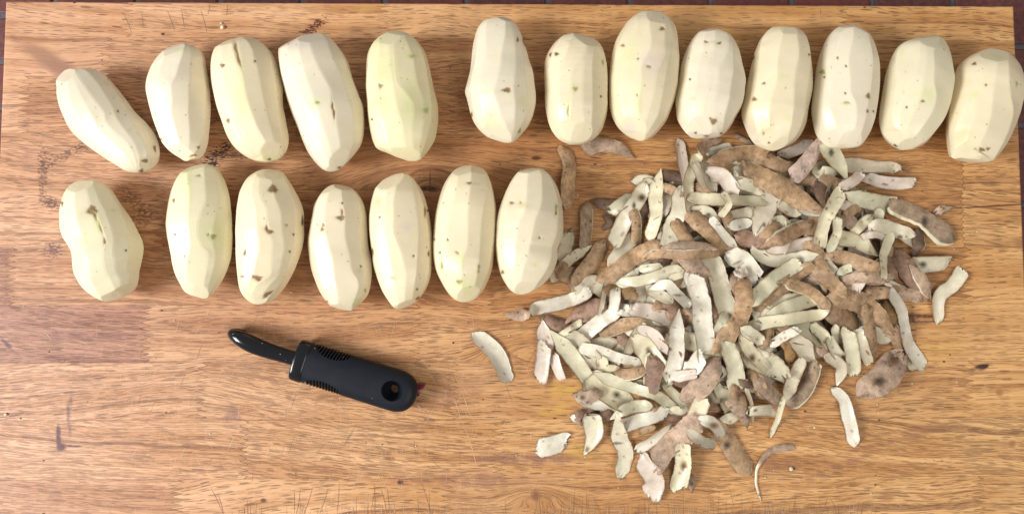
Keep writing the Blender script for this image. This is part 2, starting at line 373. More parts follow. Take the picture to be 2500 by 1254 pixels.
# knife cuts: thin slivers of raised or darkened fibre lying on the board ----------
def flat_mat(name, c, rough=0.6):
    m = NT(name); n = m.noise(m.new('ShaderNodeTexCoord').outputs['Object'], 900.0, 2.0)
    m.t.links.new(m.mix(m.ramp(n, 0.3, 0.7), c, tuple(v * 0.7 for v in c)), m.b.inputs['Base Color'])
    m.b.inputs['Roughness'].default_value = rough; return m.m
CUT_DARK = flat_mat('cut_dark', (0.27, 0.14, 0.075)); CUT_LIGHT = flat_mat('cut_light', (0.72, 0.50, 0.31))
def cuts(name, segs, mat, z):
    V, F = [], []
    for (x0, y0, x1, y1, w, cv) in segs:
        a = u1(x0, y0); b = u1(x1, y1); d = (b - a)[:2]; L = np.hypot(*d)
        if L < 1e-6: continue
        nrm = np.array([-d[1], d[0]]) / L
        b0 = len(V); N = 5
        for i in range(N):
            f = i / (N - 1); wid = w * 0.37 * MM * (math.sin(math.pi * min(max(f, 0.04), 0.96)) ** 0.6) * 0.5
            c = a[:2] + d * f + nrm * cv * L * math.sin(math.pi * f)
            V.append((*(c + nrm * wid), z)); V.append((*(c - nrm * wid), z))
        for i in range(N - 1):
            F.append([b0 + 2 * i, b0 + 2 * i + 1, b0 + 2 * i + 3, b0 + 2 * i + 2])
    o = mesh_obj(name, V, F, mat, board, smooth=False, origin=(0, 0, z)); o['kind'] = 'stuff'
    return o
rc = random.Random(5)
dark, lite = [], []
for i in range(900):        # fringe along the near edge, in clumps
    cl = rc.choice([610, 720, 860, 930, 980, 1045, 1080, 1330, 1360, 1390, 1420, 1500, 1560, 1610, 1660, 1700, 1760, 1830, 1860, 1890, 1920, 1985, 2020, 2060, 2100])
    x = cl + rc.gauss(0, 17) if rc.random() < 0.75 else rc.uniform(600, 2130); y1_ = 1275 + rc.random() * 20; y0_ = 1262 - abs(rc.gauss(0, 20)) * (1.6 if rc.random() < 0.12 else 1)
    dx = rc.gauss(0, 5)
    (dark if rc.random() < 0.42 else lite).append((x, y1_, x + dx, y0_, rc.uniform(0.3, 0.85), rc.gauss(0, .04)))
for (x0, y0_, x1, y1_) in [(718, 1195, 718, 1254), (733, 1192, 724, 1254), (763, 1188, 742, 1254), (828, 1175, 822, 1254), (801, 1190, 780, 1254), (913, 1180, 915, 1254), (945, 1190, 950, 1250), (532, 1205, 546, 1254), (515, 1190, 545, 1254), (597, 1236, 596, 1254), (930, 1192, 945, 1254),
                           (1030, 1180, 1052, 1254), (1432, 1200, 1430, 1254), (1450, 1215, 1465, 1250), (2020, 1210, 2008, 1254), (2025, 1210, 2045, 1254), (2098, 1220, 2092, 1254), (2360, 1205, 2365, 1215),
                           (300, 30, 322, 82), (345, 32, 350, 66), (408, 26, 427, 78), (442, 22, 450, 70), (490, 25, 506, 84), (512, 10, 508, 36), (555, 12, 553, 40), (2065, 430, 2076, 452), (1945, 1158, 1960, 1175), (1620, 1030, 1640, 1050),
                           (2258, 392, 2262, 404), (1962, 1046, 1972, 1056), (2003, 20, 2003, 36)]:
    dark.append((x0, y0_, x1, y1_, 1.1, 0.02))
for i in range(150):
    x = rc.gauss(780, 240); y = rc.uniform(760, 1150); L = rc.uniform(12, 55); a = rc.choice([1.1, 1.25, 2.0, 2.2, 1.5]) + rc.gauss(0, .15)
    if 0 < x < 1400: (lite if rc.random() < 0.75 else dark).append((x, y, x + L * math.cos(a), y + L * math.sin(a), rc.uniform(0.5, 1.0), 0))
for (x0, y0_, x1, y1_) in [(1105, 965, 1125, 1020), (1135, 1040, 1165, 1145), (1015, 985, 1035, 1002), (1020, 990, 1040, 1008), (110, 810, 125, 828), (505, 770, 512, 755), (1130, 960, 1145, 1010)]:
    lite.append((x0, y0_, x1, y1_, 1.6, 0.02))
cuts('knife_marks', dark, CUT_DARK, 0.00010)
cuts('raised_fibres', lite, CUT_LIGHT, 0.00016)

# ---------------------------------------------------------------- tiled floor
def tile_mat():
    m = NT('clay_tile')
    tc = m.new('ShaderNodeTexCoord'); oi = m.new('ShaderNodeObjectInfo')
    v = m.new('ShaderNodeVectorMath', operation='ADD'); m.t.links.new(tc.outputs['Object'], v.inputs[0])
    m.t.links.new(m.comb(m.math('MULTIPLY', oi.outputs['Random'], 31.0), 0.0, 0.0), v.inputs[1])
    n = m.noise(v.outputs[0], 180.0, 5.0, 0.65); n2 = m.noise(v.outputs[0], 22.0, 3.0)
    c = m.mix(oi.outputs['Random'], (0.135, 0.030, 0.024), (0.068, 0.021, 0.026))
    c = m.mix(m.ramp(n, 0.4, 0.75), c, (0.20, 0.055, 0.040))
    c = m.mix(m.math('MULTIPLY', m.ramp(n2, 0.5, 0.8), 0.4), c, (0.07, 0.020, 0.022))
    m.t.links.new(c, m.b.inputs['Base Color']); m.b.inputs['Roughness'].default_value = 0.55
    m.bump(n, 0.3, 0.0006); return m.m
TILE = tile_mat()
def grout_mat():
    m = NT('grout'); tc = m.new('ShaderNodeTexCoord'); n = m.noise(tc.outputs['Object'], 300.0, 4.0)
    m.t.links.new(m.mix(m.ramp(n, 0.3, 0.7), (0.075, 0.068, 0.085), (0.14, 0.125, 0.14)), m.b.inputs['Base Color'])
    m.b.inputs['Roughness'].default_value = 0.9; return m.m
ZT = -THICK - 0.0004
FX0, FX1, FY0, FY1 = -1.2, 1.2, -0.75, 0.85
fl = mesh_obj('tile_floor', [(FX0, FY0, ZT - 0.002), (FX1, FY0, ZT - 0.002), (FX1, FY1, ZT - 0.002), (FX0, FY1, ZT - 0.002)], [[0, 1, 2, 3]], grout_mat(), None, False, origin=(0, 0, ZT - 0.002))
tag(fl, kind='structure')
def tile_mesh(w, h):
    b = 0.0012; V = []; F = []
    for (z, i) in ((-0.006, 0), (-0.0008, 0), (0, b)):
        V += [(-w / 2 + i, -h / 2 + i, z), (w / 2 - i, -h / 2 + i, z), (w / 2 - i, h / 2 - i, z), (-w / 2 + i, h / 2 - i, z)]
    for a in range(2):
        for i in range(4): F.append([a * 4 + i, a * 4 + (i + 1) % 4, a * 4 + 4 + (i + 1) % 4, a * 4 + 4 + i])
    F.append([8, 9, 10, 11])
    me = bpy.data.meshes.new('tile'); me.from_pydata(V, [], F); me.materials.append(TILE); me.update(); return me
px_x = unproj([131, 2327], [5, 5], ZT)[:, 0]
PX = (px_x[1] - px_x[0]) / 11.0
yj = unproj([2490, 2490], [113, 305], ZT)[:, 1]; PY = yj[0] - yj[1]
yl = unproj([3, 3], [38, 150], ZT)[:, 1]; PYL = yl[0] - yl[1]
GR = 0.0058
tmA, tmB = tile_mesh(PX - GR, PY - GR), tile_mesh(PX - GR, PYL - GR)
rt_ = random.Random(3)
i0 = int(math.floor((FX0 - px_x[0]) / PX)) + 1
c_i = i0
while px_x[0] + (c_i + 1) * PX < FX1:
    left = (px_x[0] + (c_i + 1) * PX) < px_x[0] + 0.001
    base, pitch, me = (yl[0], PYL, tmB) if left else (yj[0], PY, tmA)
    j = int(math.floor((FY0 - base) / pitch)) + 1
    while base + (j + 1) * pitch < FY1:
        x = px_x[0] + (c_i + 0.5) * PX; y = base + (j + 0.5) * pitch
        # tiles that lie wholly beneath the board are left out
        if not (XL + 0.1 < x < XR - 0.1 and Y_BOT + 0.1 < y < YT - 0.1):
            o = bpy.data.objects.new('tile', me); COL.objects.link(o); o.parent = fl
            o.location = Vector((x, y, ZT + rt_.uniform(-0.0003, 0.0002))) - fl.location
        j += 1
    c_i += 1
# ---------------------------------------------------------------- potatoes
def potato_material():
    m = NT('potato_flesh')
    a = m.attr('col', 'GEOMETRY'); tc = m.new('ShaderNodeTexCoord'); oi = m.new('ShaderNodeObjectInfo')
    n = m.noise(tc.outputs['Object'], 55.0, 4.0, 0.6); n2 = m.noise(tc.outputs['Object'], 900.0, 3.0, 0.7)
    c = m.mix(1.0, a.outputs['Color'], m.mix(m.ramp(n, 0.3, 0.75), (1.03, 1.03, 1.04), (0.955, 0.945, 0.90)), 'MULTIPLY')
    c = m.mix(1.0, c, m.mix(m.ramp(n2, 0.3, 0.7), (0.975, 0.975, 0.97), (1.025, 1.025, 1.02)), 'MULTIPLY')
    m.t.links.new(c, m.b.inputs['Base Color'])
    m.put(m.b.inputs['Roughness'], m.ramp(n, 0.35, 0.65, 0.20, 0.42))
    m.b.inputs['Specular IOR Level'].default_value = 0.42
    m.b.inputs['Subsurface Weight'].default_value = 0.12
    m.b.inputs['Subsurface Radius'].default_value = (1.0, 0.75, 0.35)
    m.b.inputs['Subsurface Scale'].default_value = 0.0008
    m.bump(n2, 0.10, 0.0003)
    return m.m
POTATO = potato_material()
CREAM = np.array([0.80, 0.695, 0.485]); COOL = np.array([0.805, 0.72, 0.55]); GREENY = np.array([0.765, 0.71, 0.42])
MARKC = {'b': (0.19, 0.09, 0.035), 'd': (0.055, 0.035, 0.018), 'g': (0.60, 0.66, 0.27), 'G': (0.30, 0.33, 0.10), 'o': (0.30, 0.145, 0.05), 'y': (0.62, 0.52, 0.26), 'p': (0.66, 0.56, 0.50), 'r': (0.19, 0.06, 0.025)}

def build_potato(idx, crop, outline, ridges, marks, label, k=0.84, tint=CREAM, cuts_=()):
    rs = np.random.RandomState(100 + idx)
    out = catmull(parse(crop, outline), 160, closed=True)
    # first guess of the half width gives the height of the axis above the board
    zc = 0.022
    for _ in range(3):
        Wp = unproj(out[:, 0], out[:, 1], zc)[:, :2]
        c0 = Wp.mean(0); u_, s_, vt = np.linalg.svd(Wp - c0); ax = vt[0]
        if ax[1] < 0: ax = -ax
        bx = np.array([ax[1], -ax[0]])          # to the right when the axis points up
        S = (Wp - c0) @ ax; T = (Wp - c0) @ bx
        zc = k * 0.5 * (T.max() - T.min()) * 0.97
    smin, smax = S.min(), S.max(); L = (smax - smin) / 2; sm = (smax + smin) / 2
    C3 = np.array([c0[0] + ax[0] * sm, c0[1] + ax[1] * sm, zc])
    ray = C3 - CAMn; mx = abs((ray[:2] @ bx) / ray[2]); my = abs((ray[:2] @ ax) / ray[2])
    fw_ = 1 / math.sqrt(1 + (mx * k) ** 2); fl_ = 1 / math.sqrt(1 + (my * 0.45) ** 2)
    # resampled profile
    NS = 150
    tt = np.linspace(-1, 1, NS); ss = np.sin(tt * math.pi / 2) * 0.6 + tt * 0.4
    ss = np.clip(ss, -0.9985, 0.9985)
    tl = np.zeros(NS); tr = np.zeros(NS)
    order = list(range(len(S)))
    for i, s in enumerate(ss):
        sv = sm + s * L; xs = []
        for a in order:
            b = (a + 1) % len(S)
            if (S[a] - sv) * (S[b] - sv) <= 0 and S[a] != S[b]:
                xs.append(T[a] + (T[b] - T[a]) * (sv - S[a]) / (S[b] - S[a]))
        tl[i], tr[i] = (min(xs), max(xs)) if xs else (0, 0)
    w = (tr - tl) / 2; c = (tr + tl) / 2
    ker = np.array([1, 2, 1]) / 4.0
    wmax = w.max()
    w = w * fw_
    hk = k * (1 + 0.05 * SN(idx + 7, 2.0, 1)(tt))
    h = np.minimum(w * hk, zc)
    # where the end is blunt keep it from getting a flat fin: height follows a rounder profile
    round_ = np.sqrt(np.clip(1 - np.abs(ss) ** 2.6, 0.0, 1))
    h = np.minimum(h, zc * 1.0 * np.clip(round_ * 1.04, 0, 1))
    # ridges -> angle per station
    RA = []
    for rg in ridges:
        P = catmull(parse(crop, rg), 40); th = []
        sv = []
        z = np.full(len(P), zc + 0.6 * zc)
        for _ in range(6):
            Q = unproj(P[:, 0], P[:, 1], z)[:, :2]
            s = ((Q - c0) @ ax - sm) / (L * fl_); t = (Q - c0) @ bx
            ws = np.interp(s, ss, w) + 1e-5; cs = np.interp(s, ss, c); hs = np.interp(s, ss, h)
            u = np.clip((t - cs) / ws, -0.97, 0.97)
            z = zc + hs * np.sqrt(1 - u * u)
        o = np.argsort(s); th = np.arcsin(u)[o]; s = s[o]
        keep = np.abs(s) < 0.93
        if keep.sum() < 3: continue
        RA.append(np.interp(ss, s[keep], th[keep]))
    RA.sort(key=lambda a: a[NS // 2])
    nz = lambda sd, f=2.2, a=0.09: a * SN(idx * 17 + sd, f, 1)(tt)
    full = [np.full(NS, math.radians(-92)) + nz(1)] + RA + [np.full(NS, math.radians(93)) + nz(2), np.full(NS, math.radians(140)) + nz(3), np.full(NS, math.radians(180)) + nz(4), np.full(NS, math.radians(226)) + nz(5)]
    # split wide visible facets with a soft ridge
    A = np.array(full)
    n0 = len(RA) + 2
    for i in range(1, n0):
        A[i] = np.maximum(A[i], A[i - 1] + 0.10)
    for i in range(n0 - 2, 0, -1):
        A[i] = np.minimum(A[i], A[i + 1] - 0.10)
    # wide cuts are really two overlapping strokes
    B_ = [A[0]]; nv_ = n0
    for i in range(1, len(A)):
        if i < n0 and (A[i] - B_[-1])[NS // 4:-NS // 4].mean() > 0.66:
            f_ = 0.5 + 0.10 * SN(idx * 31 + i, 1.6, 1)(tt)
            B_.append(B_[-1] * (1 - f_) + A[i] * f_); nv_ += 1
        B_.append(A[i])
    A = np.array(B_); n0 = nv_
    K = len(A)
    cols_per = [26 if i < n0 - 1 else 6 for i in range(K)]
    V = []; ridge_d = []
    phis = []
    for i in range(K):
        a0 = A[i]; a1 = A[(i + 1) % K] + (2 * math.pi if i == K - 1 else 0)
        m = cols_per[i]
        f = np.arange(m) / m
        f = f * 0.55 + 0.45 * (1 - np.cos(math.pi * f)) / 2
        for q in f:
            phis.append((a0 + (a1 - a0) * q, a0, a1, q))
    NC = len(phis)
    ph = np.array([p[0] for p in phis]); a0 = np.array([p[1] for p in phis]); a1 = np.array([p[2] for p in phis]); q = np.array([p[3] for p in phis])
    D = a1 - a0
    r = np.cos(D / 2) / np.cos(ph - (a0 + a1) / 2)
    soft = 0.90
    r = r * soft + (1 - soft)
    # knock the very ridge down a hair so that it catches a soft line, not a razor edge
    edge = np.exp(-(np.minimum(q, 1 - q) / 0.05) ** 2)[:, None] if q.ndim == 1 else 0
    r = r - 0.005 * edge
    lat = r * np.sin(ph); ver = r * np.cos(ph)
    lo = lat.min(0); hi = lat.max(0)
    lat = np.where(lat < 0, lat / -lo, lat / hi)
    vlo = ver.min(0); ver = np.where(ver < 0, ver / -vlo * np.minimum(1, zc / (h + 1e-6)) ** 0.0, ver)
    # a peeled potato: slight unevenness along every stroke
    n1 = SN(idx + 300, 1.0, 2); strokes = 1 + 0.006 * n1(ph * 1.6, tt[None, :] * 8) + 0.0035 * SN(idx + 500, 1.0, 2)(ph * 2.0, tt[None, :] * 21)
    lat = lat * strokes; ver = ver * strokes
    T3 = c[None, :] + lat * w[None, :]; Z3 = zc + ver * h[None, :]
    S3 = sm + ss[None, :] * L * fl_ + np.zeros_like(T3)
    # round the very end rings into the axis: domed caps
    Xw = c0[0] + ax[0] * S3 + bx[0] * T3; Yw = c0[1] + ax[1] * S3 + bx[1] * T3
    P = np.stack([Xw, Yw, Z3], -1).reshape(-1, 3)                       # NC*NS
    # extra flats near the ends, each a plane that shaves the surface
    Lf = L * fl_
    planes = []
    for sgn in (-1, 1):
        for j in range(2):
            az = rs.uniform(-0.9, 0.9); el = rs.uniform(0.25, 0.9)
            nrm = np.array([ax[0] * sgn * math.cos(el) + bx[0] * math.sin(az) * 0.4, ax[1] * sgn * math.cos(el) + bx[1] * math.sin(az) * 0.4, math.sin(el)])
            nrm /= np.linalg.norm(nrm); planes.append((nrm, rs.uniform(0.0012, 0.0026)))
    for nrm, depth in planes:
        dd = P @ nrm; lim = dd.max() - depth
        ex = np.clip(dd - lim, 0, None); P = P - nrm[None, :] * (ex * 0.85)[:, None]
    px, py = proj(P)
    colr = np.tile(tint, (len(P), 1)) * (1 + 0.03 * SN(idx + 800, 1.0, 3)(P[:, 0] * 60, P[:, 1] * 60, P[:, 2] * 60))[:, None]
    # faint vein greening / translucence along facets
    fac = np.floor(np.arange(NC)[:, None] / 26.0) + np.zeros((NC, NS))
    fj = rs.uniform(-0.028, 0.028, 40)[fac.astype(int).reshape(-1)]
    colr = colr * (1 + fj)[:, None]
    dimple = np.zeros(len(P)); topside = (ver > -0.25).reshape(-1)
    for mk in marks:
        kind, mc, x, y, rx, ry = mk[:6]; rot = mk[6] if len(mk) > 6 else 0
        ox, oy, kk = CROPS[mc]; X = ox + x / kk; Y = oy + y / kk; rx /= kk; ry /= kk
        rx = max(rx, 2.4) * (1.22 if kind in 'bdGor' else 1); ry = max(ry, 2.4) * (1.22 if kind in 'bdGor' else 1)
        dx = px - X; dy = py - Y; cr, sr = math.cos(rot), math.sin(rot)
        a = (dx * cr + dy * sr) / rx; b = (-dx * sr + dy * cr) / ry
        wob = 1 + 0.16 * np.sin(np.arctan2(b, a) * 3 + x) + 0.08 * np.sin(np.arctan2(b, a) * 7 + y)
        rr = np.sqrt(a * a + b * b) / wob
        if kind in 'gyp': g = np.exp(-(rr * 0.85) ** 2) * (0.36 if kind == 'g' else 0.5)
        else: g = np.clip((1.2 - rr) * 2.2, 0, 1) * np.clip(0.80 + 0.22 * np.sin(px * 1.9 + py * 0.7) * np.sin(py * 1.6), 0.45, 1)
        g = np.clip(g * 1.15, 0, 1) * topside
        colr = colr * (1 - g[:, None]) + np.array(MARKC[kind])[None, :] * g[:, None]
        if kind in 'bdGor': 
            dimple += 0.0004 * np.exp(-(rr / 1.3) ** 2) * topside
            halo = 0.16 * np.exp(-((rr - 1.3) / 0.7) ** 2) * topside
            colr = colr * (1 - halo[:, None]) + (np.array((0.60, 0.52, 0.30)) if kind != 'G' else np.array((0.52, 0.56, 0.24)))[None, :] * halo[:, None]
    # tiny dark lenticels
    ns = rs.randint(8, 16)
    x0_, x1_, y0_, y1_ = px.min(), px.max(), py.min(), py.max()
    for _ in range(ns):
        X = rs.uniform(x0_ + 12, x1_ - 12); Y = rs.uniform(y0_ + 15, y1_ - 15)
        rr = np.hypot(px - X, (py - Y)) / rs.uniform(1.2, 2.1)
        g = np.clip(1.3 - rr, 0, 1) * topside * rs.uniform(0.35, 0.95)
        colr = colr * (1 - g[:, None]) + np.array((0.10, 0.07, 0.03))[None, :] * g[:, None]
    P[:, 2] -= dimple
    zmin = P[:, 2].min(); P[:, 2] += (0.0003 - zmin)
    i = np.arange(NC)[:, None]; j = np.arange(NS - 1)[None, :]
    v = lambda a, b: (a % NC) * NS + b
    F = np.stack([v(i, j), v(i, j + 1), v(i + 1, j + 1), v(i + 1, j)], -1).reshape(-1, 4)
    F = F.tolist()
    e0 = P.reshape(NC, NS, 3)[:, 0].mean(0); e1 = P.reshape(NC, NS, 3)[:, -1].mean(0)
    b = len(P); P = np.vstack([P, e0, e1]); colr = np.vstack([colr, colr[0], colr[NS - 1]])
    for a in range(NC):
        F.append([b, v(a, 0), v(a + 1, 0)]); F.append([b + 1, v(a + 1, NS - 1), v(a, NS - 1)])
    F = [f[::-1] for f in F]
    org = (float(C3[0]), float(C3[1]), 0.0)
    o = mesh_obj('peeled_potato', P, F, POTATO, None, True, origin=org, cols=np.hstack([np.clip(colr, 0, 1), np.ones((len(P), 1))]))
    tag(o, label, 'potato', 'peeled potatoes lined up on the board')
    return o

